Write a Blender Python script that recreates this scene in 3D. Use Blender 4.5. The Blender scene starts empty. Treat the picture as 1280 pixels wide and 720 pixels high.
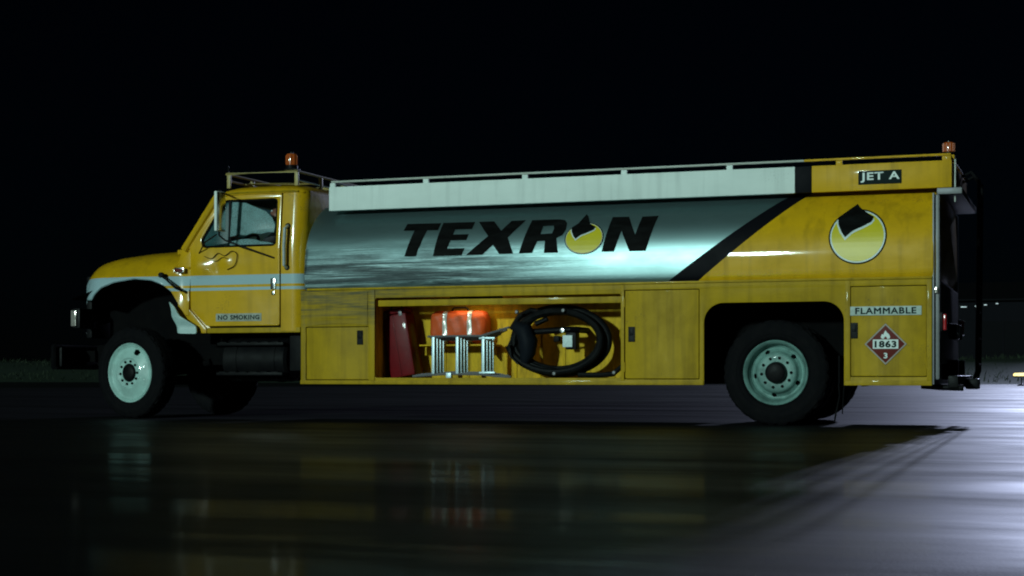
import bpy, bmesh, math, random
from mathutils import Vector, Matrix, Euler
random.seed(7)
R = math.radians
S = bpy.context.scene
COL = S.collection

# ------------------------------------------------------------------ camera
YAW = R(19.87)
cam_d = bpy.data.cameras.new('camera')
cam = bpy.data.objects.new('camera', cam_d); COL.objects.link(cam)
cam.location = (2.971, -15.93, 0.52)
cam.rotation_euler = (R(90), 0, YAW)
cam_d.sensor_width = 36; cam_d.lens = 56.25
cam_d.shift_y = 107/1280
cam_d.clip_start = 0.1; cam_d.clip_end = 3000
S.camera = cam

# ------------------------------------------------------------------ night sky
SUN_EL = R(13); SUN_DIR = Vector((-0.20, -0.98, 0)).normalized()*math.cos(SUN_EL) + Vector((0, 0, math.sin(SUN_EL)))
world = bpy.data.worlds.new('World'); S.world = world; world.use_nodes = True
wn = world.node_tree.nodes; wl = world.node_tree.links
sky = wn.new('ShaderNodeTexSky'); sky.sky_type = 'NISHITA'; sky.sun_disc = False; sky.ozone_density = 8; sky.dust_density = 0.2
sky.sun_elevation = SUN_EL; sky.sun_rotation = math.atan2(SUN_DIR.x, SUN_DIR.y)
bg = wn['Background']; bg.inputs['Strength'].default_value = 0.00025
wl.new(sky.outputs[0], bg.inputs['Color'])

# ------------------------------------------------------------------ key light (low, cool, from the camera side)
sun_d = bpy.data.lights.new('sun', 'SUN'); sun_d.energy = 1.9; sun_d.angle = R(2.5); sun_d.color = (0.70, 1.0, 0.93)
sun = bpy.data.objects.new('sun', sun_d); COL.objects.link(sun)
sun.rotation_euler = (-SUN_DIR).to_track_quat('-Z', 'Y').to_euler()
sun.location = (-6, -30, 12)

S.view_settings.view_transform = 'Standard'; S.view_settings.look = 'None'
S.view_settings.exposure = 0; S.view_settings.gamma = 1; S.view_settings.use_curve_mapping = False
S.cycles.max_bounces = 6
S.cycles.use_denoising = True
S.cycles.filter_width = 2.0

# ------------------------------------------------------------------ materials
MATS = {}
def mat(name, col, rough=0.5, metal=0.0, coat=0.0, dirt=0.0, dirt_col=(0.05, 0.045, 0.03), scale=3.0, stretch=(1, 1, 1),
        streak=0.0, chips=0.0, spec=0.5, crough=0.05, bump=0.0, rvar=0.0, emit=None, estr=0.0, trans=0.0, alpha=1.0, ior=1.45):
    m = bpy.data.materials.new(name); m.use_nodes = True
    n = m.node_tree.nodes; l = m.node_tree.links; b = n['Principled BSDF']
    b.inputs['Base Color'].default_value = (*col, 1); b.inputs['Roughness'].default_value = rough
    b.inputs['Metallic'].default_value = metal; b.inputs['Coat Weight'].default_value = coat
    b.inputs['Coat Roughness'].default_value = crough; b.inputs['Specular IOR Level'].default_value = spec; b.inputs['Transmission Weight'].default_value = trans
    b.inputs['Alpha'].default_value = alpha; b.inputs['IOR'].default_value = ior
    if emit: b.inputs['Emission Color'].default_value = (*emit, 1); b.inputs['Emission Strength'].default_value = estr
    if dirt or bump or rvar:
        tc = n.new('ShaderNodeTexCoord'); mp = n.new('ShaderNodeMapping'); mp.inputs['Scale'].default_value = stretch
        l.new(tc.outputs['Object'], mp.inputs['Vector'])
        nz = n.new('ShaderNodeTexNoise'); nz.inputs['Scale'].default_value = scale; nz.inputs['Detail'].default_value = 8
        nz.inputs['Roughness'].default_value = 0.65
        l.new(mp.outputs[0], nz.inputs['Vector'])
        if dirt:
            rp = n.new('ShaderNodeValToRGB'); rp.color_ramp.elements[0].position = 0.42; rp.color_ramp.elements[1].position = 0.75
            rp.color_ramp.elements[1].color = (dirt, dirt, dirt, 1)
            l.new(nz.outputs['Fac'], rp.inputs[0])
            mx = n.new('ShaderNodeMix'); mx.data_type = 'RGBA'
            mx.inputs[6].default_value = (*col, 1); mx.inputs[7].default_value = (*dirt_col, 1)
            l.new(rp.outputs[0], mx.inputs[0]); l.new(mx.outputs[2], b.inputs['Base Color'])
            m['mix'] = mx.name
            if streak:
                mp3 = n.new('ShaderNodeMapping'); mp3.inputs['Scale'].default_value = (11, 11, 0.7); l.new(tc.outputs['Object'], mp3.inputs[0])
                n3 = n.new('ShaderNodeTexNoise'); n3.inputs['Scale'].default_value = 1.0; n3.inputs['Detail'].default_value = 6; l.new(mp3.outputs[0], n3.inputs['Vector'])
                r3 = n.new('ShaderNodeMapRange'); r3.inputs['From Min'].default_value = 0.50; r3.inputs['From Max'].default_value = 0.72; r3.inputs['To Max'].default_value = streak; l.new(n3.outputs['Fac'], r3.inputs['Value'])
                m3 = n.new('ShaderNodeMix'); m3.data_type = 'RGBA'; m3.inputs[7].default_value = (dirt_col[0]*.7, dirt_col[1]*.7, dirt_col[2]*.7, 1)
                l.new(mx.outputs[2], m3.inputs[6]); l.new(r3.outputs[0], m3.inputs[0]); l.new(m3.outputs[2], b.inputs['Base Color']); m['mix'] = m3.name; mx = m3
            if chips:
                n4 = n.new('ShaderNodeTexNoise'); n4.inputs['Scale'].default_value = 60; n4.inputs['Detail'].default_value = 4; l.new(tc.outputs['Object'], n4.inputs['Vector'])
                n5 = n.new('ShaderNodeTexNoise'); n5.inputs['Scale'].default_value = 2.3; l.new(tc.outputs['Object'], n5.inputs['Vector'])
                ad = n.new('ShaderNodeMath'); ad.operation = 'ADD'; l.new(n4.outputs['Fac'], ad.inputs[0]); l.new(n5.outputs['Fac'], ad.inputs[1])
                r4 = n.new('ShaderNodeMapRange'); r4.inputs['From Min'].default_value = 1.24; r4.inputs['From Max'].default_value = 1.30; r4.inputs['To Max'].default_value = chips; l.new(ad.outputs[0], r4.inputs['Value'])
                m4 = n.new('ShaderNodeMix'); m4.data_type = 'RGBA'; m4.inputs[7].default_value = (0.05, 0.045, 0.035, 1)
                l.new(mx.outputs[2], m4.inputs[6]); l.new(r4.outputs[0], m4.inputs[0]); l.new(m4.outputs[2], b.inputs['Base Color']); m['mix'] = m4.name
        if rvar:
            mr = n.new('ShaderNodeMapRange'); mr.inputs['To Min'].default_value = max(0.03, rough-rvar); mr.inputs['To Max'].default_value = rough+rvar
            mr.inputs['From Min'].default_value = 0.3; mr.inputs['From Max'].default_value = 0.7
            l.new(nz.outputs['Fac'], mr.inputs['Value']); l.new(mr.outputs[0], b.inputs['Roughness'])
        if bump:
            bp = n.new('ShaderNodeBump'); bp.inputs['Strength'].default_value = bump; bp.inputs['Distance'].default_value = 0.02
            l.new(nz.outputs['Fac'], bp.inputs['Height']); l.new(bp.outputs[0], b.inputs['Normal'])
    MATS[name] = m
    return m

YEL = (0.60, 0.335, 0.006)
def nd(m, t, **kw):
    n = m.node_tree.nodes.new(t)
    for k, v in kw.items():
        if k in n.inputs: n.inputs[k].default_value = v
        else: setattr(n, k, v)
    return n
def math_n(m, op, a, b=None):
    n = m.node_tree.nodes.new('ShaderNodeMath'); n.operation = op
    for i, v in enumerate((a, b)):
        if v is None: continue
        if isinstance(v, (int, float)): n.inputs[i].default_value = v
        else: m.node_tree.links.new(v, n.inputs[i])
    return n.outputs[0]

mat('yellow', YEL, 0.45, coat=0.14, spec=0.12, streak=0.35, chips=0.3, dirt=0.40, dirt_col=(0.20, 0.12, 0.008), scale=1.6, stretch=(1, 1, 1.6), bump=0.05, rvar=0.10)
mat('yellow_dull', (0.42, 0.262, 0.008), 0.5, streak=0.38, chips=0.4, coat=0.02, spec=0.12, dirt=0.55, dirt_col=(0.12, 0.075, 0.012), scale=2.2, stretch=(1.4, 1, 1), bump=0.10, rvar=0.10)
mat('yellow_bay', (0.58, 0.36, 0.008), 0.55, spec=0.12, dirt=0.7, dirt_col=(0.10, 0.07, 0.02), scale=4.0, stretch=(3, 3, 0.8), bump=0.08, rvar=0.1)

# cab paint: yellow with two pale blue bands at a set height above the ground
def cab_paint():
    m = mat('cab_yellow', YEL, 0.42, coat=0.6, crough=0.14, streak=0.25, chips=0.3, spec=0.12, dirt=0.30, dirt_col=(0.22, 0.13, 0.01), scale=2.6, bump=0.30, rvar=0.08)
    n = m.node_tree.nodes; l = m.node_tree.links
    tc = n.new('ShaderNodeTexCoord'); sp = n.new('ShaderNodeSeparateXYZ'); l.new(tc.outputs['Object'], sp.inputs[0])
    z = sp.outputs['Z']
    def band(a, b): return math_n(m, 'MULTIPLY', math_n(m, 'GREATER_THAN', z, a), math_n(m, 'LESS_THAN', z, b))
    fac = math_n(m, 'ADD', band(1.538, 1.648), band(1.474, 1.508))
    front = math_n(m, 'MULTIPLY', math_n(m, 'LESS_THAN', sp.outputs['X'], -7.9), band(1.30, 1.60))
    fac = math_n(m, 'MINIMUM', math_n(m, 'ADD', fac, front), 1.0)
    mx = nd(m, 'ShaderNodeMix', data_type='RGBA'); mx.inputs[7].default_value = (0.33, 0.46, 0.50, 1)
    l.new(n[m['mix']].outputs[2], mx.inputs[6]); l.new(fac, mx.inputs[0]); l.new(mx.outputs[2], n['Principled BSDF'].inputs['Base Color'])
cab_paint()

# silver tank paint with a scraped, streaky patch low at the cab end
def silver():
    m = mat('silver', (0.22, 0.335, 0.345), 0.41, metal=0.93, dirt=0.30, dirt_col=(0.10, 0.15, 0.155), scale=1.5, stretch=(0.6, 1, 2), rvar=0.05)
    n = m.node_tree.nodes; l = m.node_tree.links; b = n['Principled BSDF']
    tc = n.new('ShaderNodeTexCoord'); sp = n.new('ShaderNodeSeparateXYZ'); l.new(tc.outputs['Object'], sp.inputs[0])
    mp = nd(m, 'ShaderNodeMapping'); mp.inputs['Scale'].default_value = (0.42, 1, 15); l.new(tc.outputs['Object'], mp.inputs[0])
    nz = nd(m, 'ShaderNodeTexNoise', Scale=1.5, Detail=12.0, Roughness=0.78, Distortion=0.5); l.new(mp.outputs[0], nz.inputs['Vector'])
    big = nd(m, 'ShaderNodeTexNoise', Scale=1.3, Detail=3.0); l.new(tc.outputs['Object'], big.inputs['Vector'])
    # mask: fades out toward the rear and upward
    mxr = nd(m, 'ShaderNodeMapRange'); mxr.inputs['From Min'].default_value = -3.4; mxr.inputs['From Max'].default_value = -1.6
    mxr.inputs['To Min'].default_value = 1; mxr.inputs['To Max'].default_value = 0; l.new(sp.outputs['X'], mxr.inputs['Value'])
    mzr = nd(m, 'ShaderNodeMapRange'); mzr.inputs['From Min'].default_value = 1.72; mzr.inputs['From Max'].default_value = 2.0
    mzr.inputs['To Min'].default_value = 1; mzr.inputs['To Max'].default_value = 0
    l.new(math_n(m, 'ADD', sp.outputs['Z'], math_n(m, 'MULTIPLY', math_n(m, 'SUBTRACT', big.outputs['Fac'], 0.5), 0.35)), mzr.inputs['Value'])
    mask = math_n(m, 'MULTIPLY', mxr.outputs[0], mzr.outputs[0])
    dark = nd(m, 'ShaderNodeMapRange'); dark.inputs['From Min'].default_value = 0.40; dark.inputs['From Max'].default_value = 0.54; l.new(nz.outputs['Fac'], dark.inputs['Value'])
    f1 = math_n(m, 'MULTIPLY', math_n(m, 'MULTIPLY', mask, dark.outputs[0]), 0.95)
    light = nd(m, 'ShaderNodeMapRange'); light.inputs['From Min'].default_value = 0.46; light.inputs['From Max'].default_value = 0.36; l.new(nz.outputs['Fac'], light.inputs['Value'])
    f2 = math_n(m, 'MULTIPLY', math_n(m, 'MULTIPLY', mask, light.outputs[0]), 0.7)
    m1 = nd(m, 'ShaderNodeMix', data_type='RGBA'); m1.inputs[7].default_value = (0.016, 0.026, 0.030, 1)
    l.new(f1, m1.inputs[0]); l.new(n[m['mix']].outputs[2], m1.inputs[6])
    m2 = nd(m, 'ShaderNodeMix', data_type='RGBA'); m2.inputs[7].default_value = (0.42, 0.55, 0.58, 1)
    l.new(f2, m2.inputs[0]); l.new(m1.outputs[2], m2.inputs[6]); l.new(m2.outputs[2], b.inputs['Base Color'])
    # scraped metal is duller
    l.new(math_n(m, 'SUBTRACT', 0.88, math_n(m, 'MULTIPLY', mask, 0.5)), b.inputs['Metallic'])
    bp = nd(m, 'ShaderNodeBump', Strength=0.5, Distance=0.02); l.new(math_n(m, 'MULTIPLY', nz.outputs['Fac'], mask), bp.inputs['Height']); l.new(bp.outputs[0], b.inputs['Normal'])
silver()

# first locker at the cab end: yellow, scuffed grey above
def scuffed():
    m = mat('yellow_scuffed', (0.42, 0.262, 0.008), 0.5, streak=0.38, chips=0.4, spec=0.12, dirt=0.5, dirt_col=(0.12, 0.075, 0.012), scale=2.2, bump=0.1)
    n = m.node_tree.nodes; l = m.node_tree.links; b = n['Principled BSDF']
    tc = n.new('ShaderNodeTexCoord'); sp = n.new('ShaderNodeSeparateXYZ'); l.new(tc.outputs['Object'], sp.inputs[0])
    mp = nd(m, 'ShaderNodeMapping'); mp.inputs['Scale'].default_value = (0.6, 1, 13); l.new(tc.outputs['Object'], mp.inputs[0])
    nz = nd(m, 'ShaderNodeTexNoise', Scale=2.4, Detail=8.0, Roughness=0.7); l.new(mp.outputs[0], nz.inputs['Vector'])
    zr = nd(m, 'ShaderNodeMapRange'); zr.inputs['From Min'].default_value = 0.98; zr.inputs['From Max'].default_value = 1.25; l.new(sp.outputs['Z'], zr.inputs['Value'])
    xr = nd(m, 'ShaderNodeMapRange'); xr.inputs['From Min'].default_value = -4.2; xr.inputs['From Max'].default_value = -3.2
    xr.inputs['To Min'].default_value = 1; xr.inputs['To Max'].default_value = 0; l.new(sp.outputs['X'], xr.inputs['Value'])
    c = nd(m, 'ShaderNodeMapRange'); c.inputs['From Min'].default_value = 0.40; c.inputs['From Max'].default_value = 0.62; l.new(nz.outputs['Fac'], c.inputs['Value'])
    f = math_n(m, 'MULTIPLY', math_n(m, 'MULTIPLY', zr.outputs[0], xr.outputs[0]), c.outputs[0])
    mx = nd(m, 'ShaderNodeMix', data_type='RGBA'); mx.inputs[7].default_value = (0.06, 0.065, 0.045, 1)
    l.new(f, mx.inputs[0]); l.new(n[m['mix']].outputs[2], mx.inputs[6]); l.new(mx.outputs[2], b.inputs['Base Color'])
scuffed()

mat('white_paint', (0.72, 0.80, 0.77), 0.6, spec=0.15, streak=0.25, chips=0.15, dirt=0.35, dirt_col=(0.46, 0.53, 0.51), scale=2.2, stretch=(0.7, 1, 1), bump=0.03)
mat('white_sticker', (0.62, 0.70, 0.68), 0.45, dirt=0.35, dirt_col=(0.30, 0.33, 0.30), scale=9)
mat('old_sticker2', (0.46, 0.55, 0.52), 0.5, spec=0.1, dirt=0.6, dirt_col=(0.22, 0.25, 0.2), scale=12)
mat('old_sticker', (0.36, 0.39, 0.33), 0.5, spec=0.1, dirt=0.7, dirt_col=(0.14, 0.13, 0.08), scale=12)
mat('black_paint', (0.004, 0.004, 0.006), 0.55, spec=0.06, rvar=0.08)
mat('black_ink', (0.003, 0.003, 0.003), 0.6, spec=0.05, dirt=0.6, dirt_col=(0.012, 0.014, 0.014), scale=7, stretch=(0.6, 1, 2.5))
mat('sign_green_black', (0.006, 0.014, 0.014), 0.6, spec=0.08, dirt_col=(0.012, 0.02, 0.02), dirt=0.3, scale=8)
mat('logo_yellow', (0.60, 0.50, 0.012), 0.4, dirt=0.3, dirt_col=(0.40, 0.34, 0.02), scale=5)
mat('placard_red', (0.13, 0.018, 0.014), 0.5, spec=0.1, dirt=0.5, dirt_col=(0.07, 0.02, 0.018), scale=14)
mat('rubber', (0.0035, 0.0035, 0.0045), 0.8, spec=0.08, dirt=0.5, dirt_col=(0.009, 0.008, 0.008), scale=9, bump=0.2)
mat('black_metal', (0.004, 0.004, 0.005), 0.5, spec=0.10, dirt=0.4, dirt_col=(0.010, 0.009, 0.008), scale=6, bump=0.1, rvar=0.15)
mat('chassis', (0.0025, 0.0025, 0.003), 0.8, spec=0.04, dirt=0.6, dirt_col=(0.006, 0.0055, 0.005), scale=5, bump=0.2)
mat('rim', (0.36, 0.56, 0.52), 0.42, coat=0.1, dirt=0.55, dirt_col=(0.16, 0.24, 0.22), scale=7, bump=0.08, rvar=0.1)
mat('rim_dirty', (0.17, 0.31, 0.28), 0.5, coat=0.05, spec=0.3, dirt=0.85, dirt_col=(0.035, 0.07, 0.065), scale=6, bump=0.1, rvar=0.1)
mat('chrome', (0.75, 0.78, 0.78), 0.18, metal=1.0, dirt=0.3, dirt_col=(0.3, 0.3, 0.3), scale=12)
mat('aluminium', (0.55, 0.70, 0.76), 0.42, metal=0.35, dirt=0.4, dirt_col=(0.30, 0.38, 0.42), scale=10)
mat('bright_bar', (0.55, 0.62, 0.62), 0.3, metal=0.4, dirt=0.4, dirt_col=(0.25, 0.28, 0.28), scale=14)
mat('pale_blue', (0.34, 0.48, 0.47), 0.45, coat=0.2, dirt=0.5, dirt_col=(0.17, 0.26, 0.25), scale=8, bump=0.1)
mat('grey_metal', (0.17, 0.17, 0.18), 0.5, metal=0.3, dirt=0.5, dirt_col=(0.07, 0.07, 0.07), scale=4, bump=0.1)
mat('rail_pale', (0.40, 0.42, 0.38), 0.5, dirt=0.5, dirt_col=(0.2, 0.2, 0.15), scale=6)
mat('rack_paint', (0.34, 0.26, 0.08), 0.45, dirt=0.5, dirt_col=(0.22, 0.20, 0.14), scale=6)
mat('dark_red', (0.13, 0.005, 0.008), 0.4, coat=0.04, spec=0.1, dirt=0.4, dirt_col=(0.03, 0.006, 0.008), scale=7, bump=0.15)
mat('orange_nylon', (0.55, 0.085, 0.018), 0.5, spec=0.3, dirt=0.4, dirt_col=(0.36, 0.05, 0.012), scale=6, bump=0.35)
mat('orange_nylon_dark', (0.16, 0.03, 0.014), 0.6, dirt=0.4, scale=6, bump=0.2)
mat('reflective_tape', (0.62, 0.62, 0.58), 0.3, metal=0.3, dirt=0.4, dirt_col=(0.4, 0.3, 0.25), scale=14)
mat('hose', (0.003, 0.0035, 0.004), 0.5, spec=0.10, dirt=0.4, dirt_col=(0.02, 0.02, 0.02), scale=12, bump=0.1)
mat('nozzle_blue', (0.007, 0.009, 0.013), 0.6, spec=0.08, dirt=0.4, dirt_col=(0.004,0.005,0.006), scale=8)
mat('tag_white', (0.62, 0.74, 0.74), 0.5, dirt=0.6, dirt_col=(0.28, 0.40, 0.42), scale=40)
mat('amber_lens', (0.30, 0.06, 0.01), 0.15, trans=0.0, coat=0.6, dirt=0.3, dirt_col=(0.35, 0.05, 0.01), scale=20, emit=(1.0, 0.28, 0.05), estr=0.03)
mat('red_lens', (0.35, 0.01, 0.015), 0.15, coat=0.6, dirt=0.3, scale=20)
mat('lamp_glass', (0.6, 0.55, 0.5), 0.12, metal=0.6, coat=0.5, dirt=0.4, dirt_col=(0.3, 0.2, 0.18), scale=30)
mat('lamp_lit', (0.9, 0.9, 0.9), 0.4, emit=(1.0, 0.72, 0.35), estr=3.0)
mat('flood_lit', (0.9, 0.9, 0.9), 0.4, emit=(0.80, 0.86, 1.0), estr=20.0)
mat('edge_light_lit', (0.9, 0.8, 0.5), 0.3, emit=(1.0, 0.74, 0.25), estr=1.6)
mat('far_light_lit', (0.9, 0.9, 0.9), 0.3, emit=(0.62, 0.66, 1.0), estr=0.16)
mat('seat_fabric', (0.015, 0.015, 0.018), 0.8, dirt=0.3, scale=20, bump=0.2)
mat('interior', (0.005, 0.005, 0.006), 0.7, spec=0.1, dirt=0.3, scale=9)
mat('skin', (0.16, 0.065, 0.045), 0.5, dirt=0.3, dirt_col=(0.22, 0.09, 0.06), scale=20)
mat('hair', (0.03, 0.02, 0.012), 0.6, bump=0.4, scale=60)
mat('jacket', (0.018, 0.018, 0.022), 0.8, dirt=0.3, scale=14, bump=0.3)
mat('concrete', (0.25, 0.25, 0.24), 0.8, dirt=0.4, scale=4, bump=0.2)
mat('mast_steel', (0.20, 0.21, 0.22), 0.5, metal=0.5, dirt=0.3, scale=3)
mat('hangar_wall', (0.005, 0.005, 0.007), 0.8, spec=0.05, dirt=0.4, dirt_col=(0.003, 0.003, 0.004), scale=0.4)
mat('hangar_roof', (0.004, 0.004, 0.005), 0.8, spec=0.05, dirt=0.3, dirt_col=(0.003,0.003,0.004), scale=0.5)
mat('grass', (0.020, 0.029, 0.022), 0.8, spec=0.1, dirt=0.7, dirt_col=(0.020, 0.030, 0.016), scale=0.7, stretch=(0.4, 1, 1), bump=0.5)
mat('leaf', (0.020, 0.030, 0.018), 0.8, spec=0.1, dirt=0.6, dirt_col=(0.03, 0.035, 0.02), scale=2)

def crazed_glass(name, col, trans):
    m = bpy.data.materials.new(name); m.use_nodes = True
    n = m.node_tree.nodes; l = m.node_tree.links; out = n['Material Output']; b = n['Principled BSDF']
    tc = n.new('ShaderNodeTexCoord')
    vo = nd(m, 'ShaderNodeTexVoronoi', feature='DISTANCE_TO_EDGE', Scale=95.0); l.new(tc.outputs['Object'], vo.inputs['Vector'])
    nz = nd(m, 'ShaderNodeTexNoise', Scale=9.0, Detail=6.0); l.new(tc.outputs['Object'], nz.inputs['Vector'])
    cr = nd(m, 'ShaderNodeMapRange'); cr.inputs['From Min'].default_value = 0.02; cr.inputs['From Max'].default_value = 0.16
    cr.inputs['To Min'].default_value = 1; cr.inputs['To Max'].default_value = 0.22; l.new(vo.outputs['Distance'], cr.inputs['Value'])
    fac = math_n(m, 'MULTIPLY', cr.outputs[0], math_n(m, 'ADD', math_n(m, 'MULTIPLY', nz.outputs['Fac'], 1.3), -0.05))
    tr = nd(m, 'ShaderNodeBsdfTranslucent'); tr.inputs['Color'].default_value = (*col, 1)
    df = nd(m, 'ShaderNodeBsdfDiffuse'); df.inputs['Color'].default_value = (*col, 1)
    ms0 = nd(m, 'ShaderNodeMixShader'); ms0.inputs[0].default_value = 0.3; l.new(tr.outputs[0], ms0.inputs[1]); l.new(df.outputs[0], ms0.inputs[2])
    gl = nd(m, 'ShaderNodeBsdfTransparent'); gl.inputs['Color'].default_value = (0.75, 0.9, 0.88, 1)
    ms = nd(m, 'ShaderNodeMixShader'); l.new(math_n(m, 'MULTIPLY', fac, trans), ms.inputs[0]); l.new(gl.outputs[0], ms.inputs[1]); l.new(ms0.outputs[0], ms.inputs[2])
    gs = nd(m, 'ShaderNodeBsdfGlossy'); gs.inputs['Roughness'].default_value = 0.35
    fr = nd(m, 'ShaderNodeFresnel'); fr.inputs['IOR'].default_value = 1.45
    ms2 = nd(m, 'ShaderNodeMixShader'); l.new(math_n(m, 'MULTIPLY', fr.outputs[0], 0.35), ms2.inputs[0]); l.new(ms.outputs[0], ms2.inputs[1]); l.new(gs.outputs[0], ms2.inputs[2])
    l.new(ms2.outputs[0], out.inputs['Surface']); n.remove(b)
    MATS[name] = m
crazed_glass('crazed_glass', (0.50, 0.76, 0.78), 2.6)
crazed_glass('teal_sheen_glass', (0.05, 0.22, 0.24), 1.4)  # quarter light's teal reflection put into the diffuse and translucent colour

# wet tarmac
def tarmac():
    m = bpy.data.materials.new('wet_tarmac'); m.use_nodes = True; MATS['wet_tarmac'] = m
    n = m.node_tree.nodes; l = m.node_tree.links; b = n['Principled BSDF']
    tc = n.new('ShaderNodeTexCoord')
    mp = nd(m, 'ShaderNodeMapping'); mp.inputs['Scale'].default_value = (0.35, 1.0, 1); mp.inputs['Rotation'].default_value = (0, 0, -R(8))
    l.new(tc.outputs['Object'], mp.inputs[0])
    pud = nd(m, 'ShaderNodeTexNoise', Scale=0.9, Detail=5.0, Roughness=0.55); l.new(mp.outputs[0], pud.inputs['Vector'])
    grit = nd(m, 'ShaderNodeTexNoise', Scale=70.0, Detail=4.0, Roughness=0.6); l.new(tc.outputs['Object'], grit.inputs['Vector'])
    wav = nd(m, 'ShaderNodeTexNoise', Scale=6.0, Detail=3.0); l.new(mp.outputs[0], wav.inputs['Vector'])
    rp = nd(m, 'ShaderNodeMapRange'); rp.inputs['From Min'].default_value = 0.36; rp.inputs['From Max'].default_value = 0.64
    rp.inputs['To Min'].default_value = 0.47; rp.inputs['To Max'].default_value = 0.62; l.new(pud.outputs['Fac'], rp.inputs['Value'])
    l.new(rp.outputs[0], b.inputs['Roughness'])
    cl = nd(m, 'ShaderNodeMix', data_type='RGBA'); cl.inputs[6].default_value = (0.005, 0.005, 0.0055, 1); cl.inputs[7].default_value = (0.014, 0.014, 0.015, 1)
    l.new(grit.outputs['Fac'], cl.inputs[0]); l.new(cl.outputs[2], b.inputs['Base Color'])
    dry = nd(m, 'ShaderNodeMapRange'); dry.inputs['From Min'].default_value = 0.40; dry.inputs['From Max'].default_value = 0.62; l.new(pud.outputs['Fac'], dry.inputs['Value'])
    h = math_n(m, 'ADD', math_n(m, 'MULTIPLY', math_n(m, 'MULTIPLY', grit.outputs['Fac'], dry.outputs[0]), 0.35), math_n(m, 'MULTIPLY', wav.outputs['Fac'], 0.12))
    bp = nd(m, 'ShaderNodeBump', Strength=0.35, Distance=0.012); l.new(h, bp.inputs['Height']); l.new(bp.outputs[0], b.inputs['Normal'])
    b.inputs['IOR'].default_value = 1.33; 
    mp2 = nd(m, 'ShaderNodeMapping'); mp2.inputs['Scale'].default_value = (0.13, 0.95, 1); l.new(tc.outputs['Object'], mp2.inputs[0])
    stk = nd(m, 'ShaderNodeTexNoise', Scale=1.0, Detail=6.0, Roughness=0.6); l.new(mp2.outputs[0], stk.inputs['Vector'])
    sm = nd(m, 'ShaderNodeMapRange'); sm.inputs['From Min'].default_value = 0.36; sm.inputs['From Max'].default_value = 0.66
    sm.inputs['To Min'].default_value = 0.03; sm.inputs['To Max'].default_value = 0.20; l.new(stk.outputs['Fac'], sm.inputs['Value'])
    l.new(sm.outputs[0], b.inputs['Specular IOR Level'])
    b.inputs['Coat IOR'].default_value = 1.33; b.inputs['Coat Roughness'].default_value = 0.11; 
    mp3 = nd(m, 'ShaderNodeMapping'); mp3.inputs['Scale'].default_value = (0.22, 1.15, 1); mp3.inputs['Location'].default_value = (3.1, 1.7, 0); l.new(tc.outputs['Object'], mp3.inputs[0])
    pn = nd(m, 'ShaderNodeTexNoise', Scale=0.8, Detail=5.0, Roughness=0.6); l.new(mp3.outputs[0], pn.inputs['Vector'])
    pm = nd(m, 'ShaderNodeMapRange'); pm.inputs['From Min'].default_value = 0.45; pm.inputs['From Max'].default_value = 0.56
    pm.inputs['To Min'].default_value = 0.02; pm.inputs['To Max'].default_value = 0.12; l.new(pn.outputs['Fac'], pm.inputs['Value']); l.new(pm.outputs[0], b.inputs['Coat Weight'])
tarmac()

# ------------------------------------------------------------------ helpers
def set_parent(o, p, local):
    if p is None: return
    o.parent = p
    if not local: o.matrix_parent_inverse = WM[p.name].inverted()
WM = {}
def empty(name, loc=(0, 0, 0), rz=0.0, parent=None):
    o = bpy.data.objects.new(name, None); COL.objects.link(o); o.empty_display_size = 0.2
    o.location = loc; o.rotation_euler = (0, 0, rz)
    w = Matrix.Translation(loc) @ Matrix.Rotation(rz, 4, 'Z')
    WM[o.name] = w
    if parent: o.parent = parent; o.matrix_parent_inverse = WM[parent.name].inverted()
    return o
def tag(o, label, cat=None, group=None, kind=None):
    o['label'] = label
    if cat: o['category'] = cat
    if group: o['group'] = group
    if kind: o['kind'] = kind
    return o
def link(name, bm, mats, parent=None, smooth=True, local=False, bevel=0.0, seg=2, ang=35):
    bmesh.ops.remove_doubles(bm, verts=bm.verts, dist=1e-5)
    if bevel:
        es = [e for e in bm.edges if len(e.link_faces) == 2 and e.calc_face_angle(0) > R(30)]
        bmesh.ops.bevel(bm, geom=es, offset=bevel, segments=seg, affect='EDGES', profile=0.6, clamp_overlap=True)
    bmesh.ops.recalc_face_normals(bm, faces=bm.faces)
    me = bpy.data.meshes.new(name); bm.to_mesh(me); bm.free()
    for k in ([mats] if isinstance(mats, str) else mats): me.materials.append(MATS[k])
    if smooth:
        me.shade_smooth()
        me.set_sharp_from_angle(angle=R(ang))
    o = bpy.data.objects.new(name, me); COL.objects.link(o)
    WM[o.name] = Matrix.Identity(4)
    set_parent(o, parent, local)
    return o
def box(bm, x0, x1, y0, y1, z0, z1, M=None):
    vs = [bm.verts.new(v) for v in ((x0, y0, z0), (x1, y0, z0), (x1, y1, z0), (x0, y1, z0), (x0, y0, z1), (x1, y0, z1), (x1, y1, z1), (x0, y1, z1))]
    for f in ((0, 3, 2, 1), (4, 5, 6, 7), (0, 1, 5, 4), (1, 2, 6, 5), (2, 3, 7, 6), (3, 0, 4, 7)): bm.faces.new([vs[i] for i in f])
    if M is not None: bmesh.ops.transform(bm, matrix=M, verts=vs)
    return vs
def B(name, x0, x1, y0, y1, z0, z1, m, parent, bevel=0.006, M=None, local=False):
    bm = bmesh.new(); box(bm, x0, x1, y0, y1, z0, z1, M); return link(name, bm, m, parent, bevel=bevel, local=local)
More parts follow.
